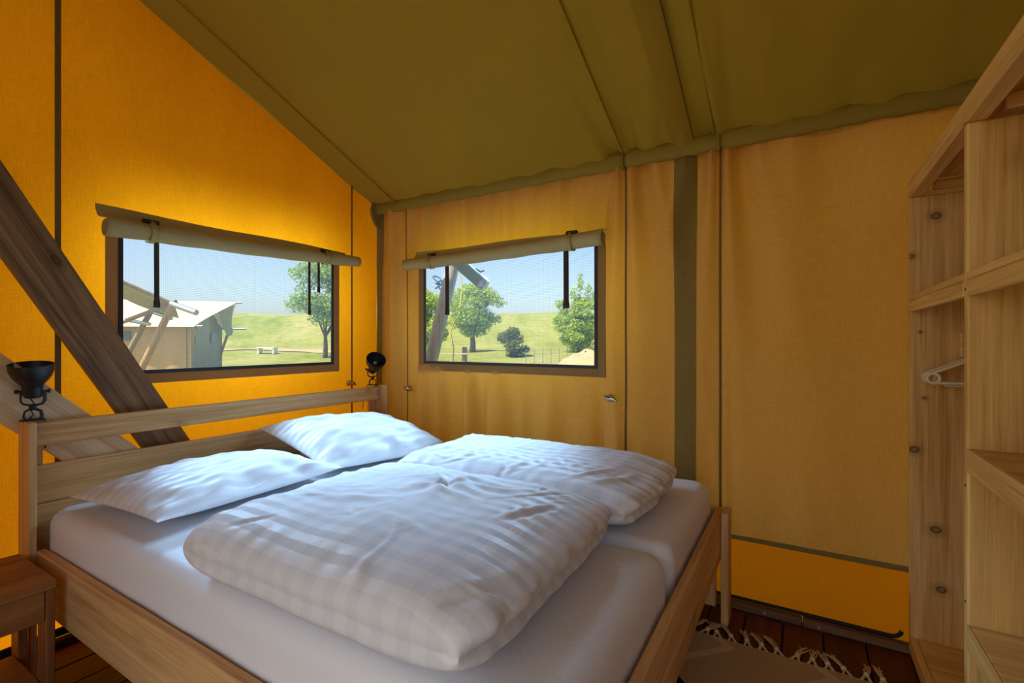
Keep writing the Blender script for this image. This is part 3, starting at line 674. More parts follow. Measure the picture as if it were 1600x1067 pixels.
# ------------------------------------------------------------------ bed lamps
def bed_lamp(label, base, yaw, tilt_axis, tilt, swivel, cable):
    t = thing('bed_lamp', label, 'lamp', base, 'black bed lamps on the headboard')
    B = Matrix.Translation(base) @ Matrix.Rotation(yaw, 4, 'Z') @ Matrix.Scale(1.08, 4)
    obj('base_plate', MB().lathe([(0.0005, 0.004), (0.031, 0.004), (0.034, 0.002), (0.034, 0.0), (0.0005, 0.0)], B, 24), BLACK, t, 40)
    lower = [B @ Vector(p) for p in ((0, -0.019, 0.003), (0, -0.023, 0.012), (0, -0.020, 0.030), (0, -0.008, 0.037), (0, 0.008, 0.037), (0, 0.020, 0.030), (0, 0.023, 0.012), (0, 0.019, 0.003))]
    obj('lower_bracket', MB().tube(lower, 0.0034, 8, True, 1.8), BLACK, t, 60)
    obj('joint', MB().tube([B @ Vector((0, 0, z)) for z in (0.034, 0.040, 0.048, 0.054)], [0.007, 0.011, 0.011, 0.007], 12), BLACK, t, 40)
    S = B @ Matrix.Rotation(swivel, 4, 'Z')
    up_ = [S @ Vector(p) for p in ((0, -0.030, 0.100), (0, -0.030, 0.066), (0, -0.024, 0.055), (0, -0.008, 0.051), (0, 0.008, 0.051), (0, 0.024, 0.055), (0, 0.030, 0.066), (0, 0.030, 0.100))]
    obj('upper_bracket', MB().tube(up_, 0.0032, 8, True, 1.8), BLACK, t, 60)
    piv = S @ Vector((0, 0, 0.098))
    H = S @ Matrix.Translation((0, 0, 0.098)) @ Matrix.Rotation(tilt, 4, tilt_axis)
    for sg in (-1, 1):
        kb = [S @ Vector((0, sg * d, 0.098)) for d in (0.027, 0.036, 0.037, 0.044)]
        obj('thumb_screw', MB().tube(kb, [0.003, 0.003, 0.008, 0.008], 10), BLACK, t, 30)
    prof = [(0.0005, -0.022), (0.022, -0.020), (0.026, -0.012), (0.0265, 0.010), (0.029, 0.022), (0.040, 0.036), (0.050, 0.052), (0.0565, 0.072), (0.058, 0.090), (0.0585, 0.094)]
    sh = obj('shade', MB().lathe(prof + [(0.057, 0.094), (0.055, 0.074), (0.047, 0.050), (0.036, 0.034), (0.024, 0.022), (0.0005, 0.020)], H, 40), BLACK, t, 50)
    obj('lamp_holder', MB().lathe([(0.0005, 0.021), (0.015, 0.021), (0.015, 0.042), (0.0005, 0.042)], H, 16), BLACKIN, sh, 40)
    obj('bulb', MB().lathe([(0.007, 0.040), (0.008, 0.044), (0.012, 0.052), (0.0125, 0.058), (0.010, 0.064), (0.005, 0.068), (0.0005, 0.069)], H, 18), BULB, sh, 60)
    c0 = H @ Vector((0.004, -0.008, -0.02))
    cable = [c0, c0 + Vector((0.006, 0.004, -0.010)), S @ Vector((0.012, 0.006, 0.058)), S @ Vector((0.010, -0.006, 0.040)), S @ Vector((0.008, 0.004, 0.020)), S @ Vector((0.004, -0.006, 0.008))] + [Vector(p) for p in cable]
    obj('cable', MB().tube(cable, 0.0022, 6), RUBBER, t, 60)
    return t
bed_lamp('black reading lamp facing upwards on the near end of headboard', (0.122, -1.793, 0.912), math.radians(-28), 'Y', math.radians(10), 0, ((0.094, -1.795, 0.9135), (0.0955, -1.755, 0.905), (0.0955, -1.752, 0.80)))
bed_lamp('black reading lamp tilted towards the bed at the far corner of headboard', (0.110, -0.150, 0.912), math.radians(-10), 'Y', math.radians(48), math.radians(-15), ((0.094, -0.19, 0.905), (0.0955, -0.21, 0.86), (0.0955, -0.222, 0.76)))

# ------------------------------------------------------------------ nightstand
ns = thing('nightstand', 'low reddish wooden nightstand beside the bed head', 'nightstand', (0.34, -2.03, 0))
xs = [0.160, 0.250, 0.340, 0.430, 0.518]
for a, b in zip(xs[:-1], xs[1:]): obj('top_board', MB().box(a + 0.0004, b - 0.0004, -2.26, -1.838, 0.424, 0.450, 0.0012), NIGHTY, ns)
obj('apron', MB().box(0.484, 0.506, -2.236, -1.862, 0.324, 0.423, 0.002), NIGHTY, ns); obj('apron', MB().box(0.17, 0.192, -2.236, -1.862, 0.324, 0.423, 0.002), NIGHTY, ns)
for y0, y1 in ((-1.860, -1.838), (-2.26, -2.238)):
    obj('leg', MB().box(0.430, 0.508, y0, y1, 0.0, 0.423, 0.002), NIGHTZ, ns); obj('leg', MB().box(0.168, 0.246, y0, y1, 0.0, 0.423, 0.002), NIGHTZ, ns)
obj('lower_shelf', MB().box(0.20, 0.48, -2.236, -1.862, 0.10, 0.118, 0.002), NIGHTY, ns)

# ------------------------------------------------------------------ shelving with hanging space
FX = 2.887; BX = 3.36
sh = thing('shelving_unit', 'tall open pine wardrobe shelving at the right with knotted side boards', 'shelving', (3.12, -1.0, 0))
o = ORG[sh.name]
def knot_at(x, z, y=-0.082): return (x - o.x, y - o.y, z - o.z)
KN = wood('knotty_pine_panel', 2, srgb(240, 202, 132), srgb(188, 136, 70), 0.55, 0.12, [(knot_at(2.962, 1.663), 0.014), (knot_at(2.892, 1.52), 0.010), (knot_at(2.90, 0.795), 0.014), (knot_at(2.962, 0.506), 0.0145), (knot_at(2.977, 0.289), 0.0135), (knot_at(2.93, 0.99), 0.006), (knot_at(2.918, 1.235), 0.005)], srgb(66, 40, 22))
obj('side_panel', MB().box(FX, BX, -0.080, -0.060, 0.03, 1.742, 0.003), KN, sh)
obj('panel_top_strip', MB().box(FX + 0.041, BX, -0.080, -0.060, 1.7425, 1.7598, 0.001), SX, sh)
obj('side_panel', MB().box(FX, BX, -0.802, -0.772, 0.0, 1.742, 0.004), SZ, sh)
obj('side_panel', MB().box(FX, BX, -1.720, -1.690, 0.0, 1.742, 0.004), SZ, sh)
obj('back_panel', MB().box(BX + 0.001, BX + 0.012, -1.72, -0.06, 0.02, 1.74, 0.001), SZ, sh)
# top frame: front beam, back beam, end and cross rails
obj('top_beam', MB().box(FX - 0.004, FX + 0.040, -1.72, -0.060, 1.743, 1.803, 0.004), SY, sh); obj('top_beam', MB().box(BX - 0.03, BX, -1.72, -0.06, 1.743, 1.80, 0.004), SY, sh)
for y0, y1 in ((-0.075, -0.045), (-0.80, -0.772), (-1.72, -1.69)): obj('top_rail', MB().box(FX + 0.07, BX - 0.031, y0, y1, 1.7605, 1.800, 0.003), SX, sh)
obj('top_board', MB().box(FX + 0.042, BX - 0.032, -1.688, -0.076, 1.8005, 1.8145, 0.001), SY, sh)
obj('mid_post_cap', MB().box(FX - 0.006, FX - 0.0045, -0.800, -0.775, 1.742, 1.775, 0.0005), SZ, sh)
def shelf(y0, y1, zt, mat=SX):
    s_ = obj('shelf', MB().box(FX + 0.004, BX, y0, y1, zt - 0.018, zt, 0.002), mat, sh)
    obj('edge_strip', MB().box(FX - 0.002, FX + 0.020, y0, y1, zt - 0.060, zt - 0.0185, 0.003), SY, s_)
    obj('edge_face', MB().box(FX - 0.002, FX + 0.0035, y0, y1, zt - 0.018, zt, 0.0015), SY, s_)
    return s_
shelf(-0.771, -0.081, 1.372); shelf(-1.689, -0.803, 1.372); shelf(-1.689, -0.803, 0.935); shelf(-1.689, -0.803, 0.500)
sb = obj('shelf', MB().box(FX + 0.022, BX, -0.771, -0.081, 0.072, 0.090, 0.002), SX, sh); obj('edge_strip', MB().box(FX - 0.001, FX + 0.021, -0.771, -0.081, 0.03, 0.090, 0.003), SY, sb)
sb = obj('shelf', MB().box(FX + 0.022, BX, -1.689, -0.803, 0.072, 0.090, 0.002), SX, sh); obj('edge_strip', MB().box(FX - 0.001, FX + 0.021, -1.689, -0.803, 0.0, 0.090, 0.003), SY, sb)
for y in (-0.100, -0.752): obj('rail_block', MB().box(3.022, 3.20, y - 0.019, y + 0.019, 1.145, 1.235, 0.003), SX, sh)
RAIL = Vector((3.125, 0, 1.205))
obj('hanging_rail', MB().tube([(RAIL.x, -0.735, RAIL.z), (RAIL.x, -0.118, RAIL.z)], 0.0125, 16), STEEL, sh, 60)
for (y, z) in ((-0.787, 0.84), (-0.787, 0.55), (-0.787, 1.33)): obj('screw', MB().lathe([(0.0005, 0.0012), (0.0035, 0.001), (0.004, 0), (0.0005, 0)], Matrix.Translation((FX, y, z)) @ Matrix.Rotation(-PI / 2, 4, 'Y'), 10), SCREW, sh)

# cream hangers
def hanger_meshes():
    z = 0.0; W = 0.207
    zr = RAIL.z + 0.0165
    hook_ = [(0.017 * math.cos(a), 0, -0.0165 + 0.0 + 0.0165 * math.sin(a)) for a in frange(-0.3, PI, 0.3)] + [(-0.012, 0, -0.032), (0.0, 0, -0.045), (0.0, 0, -0.065)]
    top = -0.065
    arms = []
    for sg in (-1, 1): arms.append([(0, 0, top), (sg * 0.03, 0, top - 0.006), (sg * 0.10, 0, top - 0.036), (sg * (W - 0.012), 0, top - 0.082)])
    curls = [[(sg * (W - 0.014) + sg * 0.017 * math.cos(a), 0.0, top - 0.100 + 0.0175 * math.sin(a)) for a in frange(0, 2 * PI, 0.3)] for sg in (-1, 1)]
    bar = [(-W + 0.012, 0, top - 0.116), (-0.1, 0, top - 0.114), (0, 0, top - 0.113), (0.1, 0, top - 0.114), (W - 0.012, 0, top - 0.116)]
    notch = [[(sg * (0.10 + 0.018 * k) + 0.010 * math.cos(a), 0, top - 0.119 + 0.006 * math.sin(a)) for a in frange(PI, 2 * PI, 0.4)] for sg in (-1, 1) for k in (0, 1.6, 3.0)]
    return hook_, arms, curls, bar, notch
HK = hanger_meshes()
names_ = ['frontmost, nearest the camera', 'second from the front', 'third from the front', 'fourth from the front', 'rearmost, nearest the knotty panel']
base_ = {}
for i in range(5):
    y = -0.215 + 0.022 * i; loc = Vector((RAIL.x, y, RAIL.z + 0.031)); 
    t = thing('clothes_hanger', 'cream plastic clothes hanger on the wardrobe rail, ' + names_[i], 'hanger', (loc.x, loc.y, loc.z), 'clothes hangers on the rail')
    if i == 0:
        sh_ = lambda pts: [Vector(p) + loc for p in pts]
        hook_, arms, curls, bar, notch = HK
        base_['hook'] = obj('hook', MB().tube(sh_(hook_), 0.0026, 8), CREAM, t, 60)
        m = MB()
        for a in arms: m.tube(sh_(a), 0.0055, 8)
        base_['arms'] = obj('arms', m, CREAM, t, 60)
        for c in curls: base_.setdefault('curls', []).append(obj('curl', MB().tube(sh_(c), 0.0052, 8), CREAM, t, 60))
        m = MB().tube(sh_(bar), 0.0042, 8)
        for q in notch: m.tube(sh_(q), 0.0028, 6)
        base_['bar'] = obj('bar', m, CREAM, t, 60)
    else:
        for src in [base_['hook'], base_['arms'], base_['bar']] + base_['curls']:
            c = src.copy(); COL.objects.link(c); c.parent = t
    t.rotation_euler = (0, 0, math.radians((-2, 2, 5, 0, 4)[i]))

# ------------------------------------------------------------------ rug with fringe
def rug_mat():
    t = NT('cream_tufted_rug'); c = t.coord(); sp = t.n('ShaderNodeSeparateXYZ'); t.l(c, sp.inputs[0])
    def tri(v, per): return t.math('PINGPONG', v, per)
    zig = t.math('ADD', t.math('ADD', sp.outputs[0], 10.0), tri(t.math('ADD', sp.outputs[1], 10.0), 0.22))
    line = t.math('LESS_THAN', tri(zig, 0.17), 0.022)
    n = t.noise(c, 160, 3); n2 = t.noise(c, 500, 2)
    dk = t.math('LESS_THAN', t.math('ADD', t.math('ABSOLUTE', t.math('ADD', sp.outputs[0], 0.31)), t.math('ABSOLUTE', t.math('ADD', sp.outputs[1], -0.25))), 0.085)
    col = t.mix(n, srgb(176, 148, 108), srgb(214, 188, 146)); col = t.mix(t.math('MULTIPLY', line, 0.6), col, srgb(232, 210, 172)); col = t.mix(dk, col, srgb(30, 26, 24))
    t.principled(col, 0.95, 0, t.bump(t.math('ADD', t.math('MULTIPLY', line, 1.6), t.math('ADD', n, n2)), 0.8, 0.006), 0.05)
    return t.m
YARN = plain('cream_yarn', srgb(226, 204, 164), 0.95, 0, 0.1)
RX0, RX1, RY0, RY1 = 2.06, 2.815, -1.55, -0.315
rg = thing('fringed_rug', 'cream woven rug with knotted fringe on the floor at bed foot', 'rug', ((RX0 + RX1) / 2, (RY0 + RY1) / 2, 0))
obj('pile', MB().grid(lambda x, y: Vector((x, y, 0.012 + 0.0015 * mn.noise((x * 9, y * 9, 0)) - (0.010 if x in (RX0, RX1) or y in (RY0, RY1) else 0))), [RX0] + frange(RX0 + 0.004, RX1 - 0.004, 0.03) + [RX1], [RY0] + frange(RY0 + 0.004, RY1 - 0.004, 0.03) + [RY1]), rug_mat(), rg, 60)
rr = random.Random(3)
for i in range(14):
    x = RX0 + 0.03 + i * (RX1 - RX0 - 0.06) / 13; m = MB(); lean = rr.uniform(-0.035, 0.035)
    for k in range(7):
        a = rr.uniform(-1, 1) * 0.55; L = rr.uniform(0.075, 0.10); bend = rr.uniform(-0.008, 0.008)
        p0 = Vector((x + 0.018 * (-1 if k % 2 else 1) * rr.uniform(0.5, 1), RY1 - 0.006, 0.010)); p1 = Vector((x + lean * 0.3 + 0.003 * a, RY1 + 0.030, 0.012))
        m.tube([p0, p0.lerp(p1, 0.5) + Vector((0, 0, 0.003)), p1, p1 + Vector((lean * 0.5 + 0.010 * a + bend, L * 0.4, -0.002)), p1 + Vector((lean + 0.022 * a, L * 0.75, -0.005)), p1 + Vector((lean * 1.2 + 0.026 * a - bend, L * 0.9, -0.008))], [0.0030, 0.0028, 0.0032, 0.0026, 0.0022, 0.0014], 6)
    m.lathe([(0.001, -0.008), (0.009, -0.004), (0.010, 0.002), (0.007, 0.008), (0.001, 0.010)], Matrix.Translation((x + lean * 0.3, RY1 + 0.030, 0.012)), 10)
    obj('tassel', m, YARN, rg, 60)

# ------------------------------------------------------------------ outside: meadow, dyke, neighbouring tents, trees
def W(px, py, d): return CAM + FWD * d + RGT * ((px - 800) / FPX * d) + Vector((0, 0, (534 - py) / FPX * d))
GZ = -0.32
def ground_mat():
    t = NT('meadow_grass'); c = t.coord()
    a = t.noise(c, 0.16, 4, 0.6, 0.5); b = t.noise(c, 1.7, 5, 0.65); d = t.noise(c, 14, 3, 0.7)
    f = t.math('ADD', t.math('MULTIPLY', a, 0.55), t.math('ADD', t.math('MULTIPLY', b, 0.35), t.math('MULTIPLY', d, 0.2)))
    col = t.ramp(f, [(0.36, srgb(122, 142, 52)), (0.5, srgb(166, 176, 80)), (0.6, srgb(192, 192, 108)), (0.74, srgb(212, 202, 146))])
    t.principled(col, 0.95, 0, t.bump(t.math('ADD', b, d), 1.0, 0.25), 0.05); return t.m
def terrain(u, v):
    h = 0.0
    k = min(1, max(0, (v - 38) / 18)); h += 3.85 * (k * k * (3 - 2 * k)); k = min(1, max(0, (v - 22) / 14)); h += 0.9 * (k * k * (3 - 2 * k))
    k2 = min(1, max(0, (v - 72) / 14)); h -= 3.0 * k2
    h += 0.25 * mn.noise((u * 0.09, v * 0.09, 0)) * min(1, max(0, (v - 8) / 12)) + (0.10 * mn.noise((u * 0.5, v * 0.5, 2)) if v > 26 else 0)
    p = CAM + FWD * v + RGT * u; return Vector((p.x, p.y, GZ + h - 0.0))
us = frange(-110, -40, 5) + frange(-38, 22, 1.0) + frange(25, 80, 5); vs_ = frange(-40, -5, 5) + frange(-3, 30, 1.5) + frange(31, 62, 0.8) + frange(64, 120, 5)
struct(obj('meadow', MB().grid(terrain, us, vs_), ground_mat(), None, 80, (0, 0, GZ), False), 'sunlit meadow rising to a grassy dyke outside')
LEAF_A = NT('leaf_mid'); 
def leafmat(name, c1, c2):
    t = NT(name); oi = t.n('ShaderNodeNewGeometry'); c = t.mix(oi.outputs['Random Per Island'], c1, c2)
    d = t.n('ShaderNodeBsdfDiffuse'); tr = t.n('ShaderNodeBsdfTranslucent'); mx = t.n('ShaderNodeMixShader'); mx.inputs[0].default_value = 0.4
    t.l(c, d.inputs[0]); t.l(c, tr.inputs[0]); t.l(d.outputs[0], mx.inputs[1]); t.l(tr.outputs[0], mx.inputs[2]); t.l(mx.outputs[0], t.out.inputs[0]); return t.m
LM = leafmat('leaf_fresh_green', srgb(128, 160, 52), srgb(208, 220, 104)); LD = leafmat('leaf_grey_green', srgb(120, 150, 84), srgb(186, 206, 120)); LB = leafmat('leaf_olive', srgb(84, 102, 48), srgb(142, 150, 86))
BARK = wood('grey_bark', 2, srgb(128, 116, 98), srgb(84, 72, 58), 0.9, 0.2)
def leaves(m, blobs, n, size, rnd):
    tot = sum(b[3] * b[4] * b[5] for b in blobs)
    for (x, y, z, a, b, c) in blobs:
        for _ in range(int(n * a * b * c / tot)):
            d = Vector((rnd.gauss(0, 1), rnd.gauss(0, 1), rnd.gauss(0, 1))).normalized(); r = rnd.random() ** 0.45
            p = Vector((x + d.x * a * r, y + d.y * b * r, z + d.z * c * r)); s_ = size * rnd.uniform(0.6, 1.4)
            q = Vector((rnd.gauss(0, 1), rnd.gauss(0, 1), rnd.gauss(0, 1))).normalized(); e = q.orthogonal().normalized(); f = q.cross(e)
            m.add([p - e * s_, p + f * s_ * 0.55, p + e * s_, p - f * s_ * 0.55], [(0, 1, 2, 3)])
def tree(name, label, px, d, trunk_top, blobs, n, size, mat, seed, group, trunk_r=0.16, zoff=0.0):
    """blobs in metres: (right, depth, height, rr, rd, rh) about the trunk foot"""
    f = W(px, 534, d); f.z = terrain((px - 800) / FPX * d, d).z + zoff
    t = thing(name, label, 'tree' if 'tree' in name else 'bush', f, group); rnd = random.Random(seed)
    tr = MB().tube([f + Vector((0, 0, -0.2)), f + Vector((0.05, 0, trunk_top * 0.4)), f + Vector((-0.04, 0.03, trunk_top))], [trunk_r * 1.25, trunk_r, trunk_r * 0.6], 10)
    for (bx, bd, bz, a, b, c) in blobs[:7]:
        e = f + RGT * bx + FWD * bd + Vector((0, 0, bz)); s0 = f + Vector((0, 0, min(trunk_top, bz) * 0.7)); tr.tube([s0, s0.lerp(e, 0.6) + Vector((0, 0, 0.1)), e], [trunk_r * 0.5, trunk_r * 0.3, trunk_r * 0.12], 6)
    obj('trunk', tr, BARK, t, 60)
    m = MB(); bl = []
    for (bx, bd, bz, a, b, c) in blobs:
        e = f + RGT * bx + FWD * bd; bl.append((e.x, e.y, f.z + bz, a, b, c))
    leaves(m, bl, n, size, rnd); stuff(obj('foliage', m, mat, t, None, None, False)); return t
def crown(w_, h0, h1, k, seed, r):
    rnd = random.Random(seed); out = []
    for i in range(k):
        a = rnd.uniform(0, 2 * PI); q = rnd.random() ** 0.5; zz = rnd.uniform(-1, 1); lim = math.sqrt(max(0.05, 1 - zz * zz))
        out.append((w_ * q * lim * math.cos(a), w_ * q * lim * math.sin(a), (h0 + h1) / 2 + zz * (h1 - h0) / 2 * 0.8, r * rnd.uniform(.7, 1.2), r * rnd.uniform(.7, 1.2), r * rnd.uniform(.5, .9)))
    return out
tree('broad_tree', 'broad round green tree behind the slanting grey pole in side window', 738, 34, 1.6, crown(2.05, 1.2, 4.9, 60, 4, 0.72), 16000, 0.085, LM, 1, 'trees in the meadow', 0.2)
tree('feathery_tree', 'tall feathery green tree at the right edge of the side window', 905, 32, 2.4, crown(1.3, -0.2, 3.9, 46, 9, 0.55) + [(0.05, 0, 4.5, .22, .3, .9), (0.6, 0, 4.1, .25, .3, .7), (-0.35, 0, 3.8, .3, .3, .6), (1.0, 0, 3.5, .3, .3, .8), (-1.2, 0, 3.2, .5, .5, .35)], 15000, 0.075, LM, 2, 'trees in the meadow', 0.12)
tree('dark_bush', 'dark olive bush standing between the two trees in side window', 803, 30, 0.5, crown(0.80, -0.2, 1.9, 16, 3, 0.42), 4200, 0.07, LB, 3, 'bushes in the meadow', 0.06)
tree('small_bush', 'small low bush on sandy bank at the corner of side window', 922, 22.2, 0.2, crown(0.35, 0.1, 0.6, 5, 6, 0.22), 700, 0.05, LB, 8, 'bushes in the meadow', 0.03, 0.62)
tree('meadow_tree', 'round grey-green tree seen at the right of gable window', 508, 30, 1.8, crown(2.0, 2.0, 6.3, 46, 12, 0.75), 14000, 0.085, LD, 5, 'trees in the meadow', 0.13)
tree('pale_tree', 'pale bright tree half hidden behind the slanting grey pole', 672, 26, 1.2, crown(1.1, 0.8, 4.2, 14, 15, 0.55), 5000, 0.08, LM, 7, 'trees in the meadow', 0.10)

SAND = NT('pale_sand'); _c = SAND.coord(); SAND.principled(SAND.mix(SAND.noise(_c, 5, 4), srgb(150, 134, 96), srgb(186, 170, 128)), 0.95, 0, SAND.bump(SAND.noise(_c, 12, 4), 0.6, 0.05), 0.05); SAND = SAND.m
def mound(name, label, px, d, rx, ry, h, seed):
    f = W(px, 534, d); f.z = terrain((px - 800) / FPX * d, d).z; m = MB()
    def fn(r, a):
        q = Vector((math.cos(a) * rx * r, math.sin(a) * ry * r, 0)); p = f + RGT * q.x + FWD * q.y
        p.z = f.z - 0.08 + h * max(0, 1 - r * r) ** 1.3 * (1 + 0.25 * mn.noise((q.x * 1.5, q.y * 1.5, seed))); return p
    o = obj(name, m.grid(fn, frange(0.02, 1, 0.07), frange(0, 2 * PI, 0.2)), SAND, None, 70, f, False); return tag(o, label, 'sand mound')
mound('sand_mound', 'pale sandy bank at the lower right of side window', 915, 21, 1.9, 2.5, 1.15, 3)
struct(obj('sand_path', MB().grid(lambda u, v: terrain(u, v + 0.6 * math.sin(u * 0.2)) + Vector((0, 0, 0.05)), frange(-26, -6, 0.6), frange(32.5, 34.0, 0.5)), SAND, None, 80, None, False), 'pale sand path crossing the meadow')

# neighbouring safari tent, 20 m away
TENTC = fabric('cream_tent_canvas', srgb(226, 204, 166), (0.6, 0.5, 0.3, 1), 0.12, 0.04, 2); TENTW = fabric('tan_tent_wall', srgb(206, 168, 116), (0.5, 0.36, 0.2, 1), 0.1, 0.05, 2); TENTG = fabric('grey_tent_gable', srgb(176, 172, 150), (0.5, 0.42, 0.3, 1), 0.1, 0.05, 2)
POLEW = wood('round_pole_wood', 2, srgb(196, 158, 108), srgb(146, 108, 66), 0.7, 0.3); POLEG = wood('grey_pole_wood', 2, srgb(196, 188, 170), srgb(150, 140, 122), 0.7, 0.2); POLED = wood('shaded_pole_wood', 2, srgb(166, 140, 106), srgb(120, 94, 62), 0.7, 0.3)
def up_(p, z): q = p.copy(); q.z = z; return q
E1 = W(297, 508, 20); E2 = W(352, 512, 24.0); E1.z = E2.z = 1.9; G = (E2 - E1); G.z = 0; GW = G.length; G.normalize(); Lx = Vector((G.y, -G.x, 0))
if Lx.dot(RGT) > 0: Lx = -Lx
tA = thing('neighbour_tent', 'cream safari tent standing on the meadow outside gable window', 'tent', up_(E1 + G * GW / 2 + Lx * 3.5, GZ))
RZ = 3.02; TL = 8.0; mid = E1 + G * GW / 2
def tp(l, q, z): p = E1 + G * q + Lx * l; p.z = z; return p
def roofA(l, q):
    k = abs(q - 0.5) * 2; over = -0.9 * (1 - k) ** 1.5 - 0.25; ll = l if l > 0.01 else over
    return tp(ll, q * GW * 1.16 - 0.08 * GW, RZ - (RZ - 1.80) * k ** 0.92 - 0.12 * math.sin(PI * min(1, l / TL)) * (1 - k) * k)
ro = obj('roof', MB().grid(roofA, frange(0, TL, 0.5), frange(0, 1, 1 / 16)), TENTC, tA, 70, None, False)
wl = obj('side_wall', MB().grid(lambda l, z: tp(l, 0.12 + 0.03 * math.sin(l * 7), z), frange(0, TL, 0.2), frange(GZ - 0.2, 1.95, 0.5)), TENTW, tA, 60, None, False)
obj('window', MB().prism([tp(2.2, 0.04, 1.25), tp(3.9, 0.04, 1.25), tp(3.9, 0.04, 1.62), tp(2.2, 0.04, 1.62)], G * 0.04), plain('dark_mesh_window', srgb(110, 122, 122), 0.6), wl)
gw = MB(); nq = 12
gw.grid(lambda q, z: tp(0.15 + 0.04 * math.sin(q * 30), q * GW, GZ - 0.2 + z * ((1.85 + (RZ - 1.95) * (1 - abs(q - 0.5) * 2)) - GZ + 0.2)), frange(0.02, 0.98, 1 / 24), frange(0, 1, 0.25)); gb = obj('gable_wall', gw, TENTG, tA, 60, None, False)
for q0, q1 in ((0.18, 0.3), (0.62, 0.74)): obj('window', MB().prism([tp(0.06, q0 * GW, 1.15), tp(0.06, q1 * GW, 1.15), tp(0.06, q1 * GW, 1.6), tp(0.06, q0 * GW, 1.6)], Lx * 0.03), plain('grey_mesh_window', srgb(150, 166, 166), 0.6), gb)
fly = MB().grid(lambda a, q: tp(-0.2 - 0.8 * (1 - a) * (1 - q) - 0.12 * q, GW * (0.5 + 0.54 * a), RZ - (RZ - 1.8) * a - q * 0.75 * math.sin(PI * min(1, a * 1.0)) ** 0.7 - 0.05), frange(0.0, 1, 0.1), frange(0, 1, 0.25)); obj('fly_edge', fly, TENTG, tA, 60, None, False)
obj('ridge_pole', MB().tube([tp(TL, GW / 2, RZ - 0.05), tp(-1.35, GW / 2, RZ - 0.02)], 0.05, 10), STEEL, tA, 60)
for q, z0 in ((0.02, 1.75), (1.0, 1.75)): obj('pole', MB().tube([tp(-0.2, q * GW, z0 + 0.1), tp(0.4, q * GW + (0.35 if q < .5 else -0.35), GZ - 0.1)], 0.06, 10), POLEW, tA, 60)
obj('eave_pole', MB().tube([tp(TL, -0.1, 1.84), tp(-0.5, -0.1, 1.84)], 0.045, 10), STEEL, tA, 60); obj('eave_pole', MB().tube([tp(1, GW + .2, 1.84), tp(-0.9, GW + .2, 1.84)], 0.045, 10), STEEL, tA, 60)

# nearer awning with slanting poles, about 11 m away
tB = thing('tent_awning', 'olive awning edge on slanting timber poles at left of gable window', 'awning', up_(W(225, 560, 11), GZ))
a0, a1 = W(120, 408, 10.2), W(272, 474, 11.2); bk = Lx * 0
def awn(s_, q):
    p = a0.lerp(a1, s_); back = FWD * 1.6 * q - RGT * 1.0 * q; return p + back + Vector((0, 0, -0.26 * q - 0.10 * math.sin(PI * s_) * q))
cn = obj('canopy', MB().grid(awn, frange(0, 1, 0.1), frange(0, 1, 0.2)), FAB_KH, tB, 70, None, False); md = cn.modifiers.new('thick', 'SOLIDIFY'); md.thickness = 0.02
obj('edge_beam', MB().tube([a0 + Vector((0, 0, -0.03)), a1 + Vector((0, 0, -0.03))], 0.045, 10), POLED, tB, 60)
def outpole(n_, p, q, r, mat): return obj(n_, MB().tube([p, p.lerp(q, 0.5), q], r, 12), mat, tB, 60)
def foot(p, q):
    d_ = (q - p).normalized(); return p + d_ * ((GZ - 0.1 - p.z) / d_.z)
pA = W(271, 474, 11.2); pB = W(236, 486, 12.2)
outpole('pole', pA, foot(pA, W(222, 575, 11.2)), 0.075, POLEW); outpole('pole', pB, foot(pB, W(203, 548, 12.2)), 0.065, POLED)
outpole('cross_beam', W(180, 508, 11.9), W(275, 472, 11.3), 0.05, POLED)
outpole('steel_sleeve', W(268, 475, 11.1), W(307, 489, 10.9), 0.068, STEEL); outpole('steel_sleeve', W(236, 487, 12.1), W(268, 498, 12.0), 0.05, STEEL); outpole('steel_sleeve', W(190, 499, 12.1), W(234, 507, 12.0), 0.045, STEEL)

# this tent's own outer pole and steel eave tube beyond the side window
tC = thing('outer_pole', 'thick slanting grey timber pole right outside the side window', 'pole', up_(W(668, 600, 3.65), GZ))
pt_ = W(716, 380, 3.62); pb_ = W(673, 566, 3.55); d_ = (pb_ - pt_).normalized(); top_ = pt_ - d_ * 0.18; bot_ = pt_ + d_ * ((GZ - 0.05 - pt_.z) / d_.z)
obj('shaft', MB().tube([top_, pt_, pb_, bot_], 0.050, 20), POLEG, tC, 60)
tD = thing('steel_eave_tube', 'green-grey steel tube end poking out above the round tree', 'tube', W(745, 432, 3.5))
e0, e1 = W(690, 388, 3.45), W(757, 446, 3.40)
obj('tube', MB().tube([e0, e1 - (e1 - e0).normalized() * 0.03], 0.046, 18), plain('green_grey_tube', srgb(116, 122, 56), 0.5), tD, 60)
obj('end_cap', MB().tube([e1 - (e1 - e0).normalized() * 0.03, e1, e1 + (e1 - e0).normalized() * 0.012], [0.050, 0.050, 0.040], 18), STEEL, tD, 40)
cl = e0.lerp(e1, 0.8) + Vector((0, 0, 0.047))
obj('clamp', MB().tube([cl - RGT * 0.03, cl + Vector((0, 0, 0.015)), cl + RGT * 0.035 - Vector((0, 0, 0.006)), cl + RGT * 0.06 + Vector((0, 0, 0.004))], 0.006, 8), BLACK, tD, 60)
tag(obj('yellow_rope', MB().tube([W(716, 415, 3.9), W(722, 450, 3.9), W(719, 478, 3.9), W(708, 497, 3.9), W(697, 505, 3.9), W(710, 502, 3.88), W(704, 520, 3.9), W(709, 545, 3.9), W(706, 600, 3.9)], 0.005, 6), plain('yellow_rope', srgb(236, 208, 96), 0.7), None, 60), 'thin yellow guy rope hanging beside the slanting grey pole', 'rope')
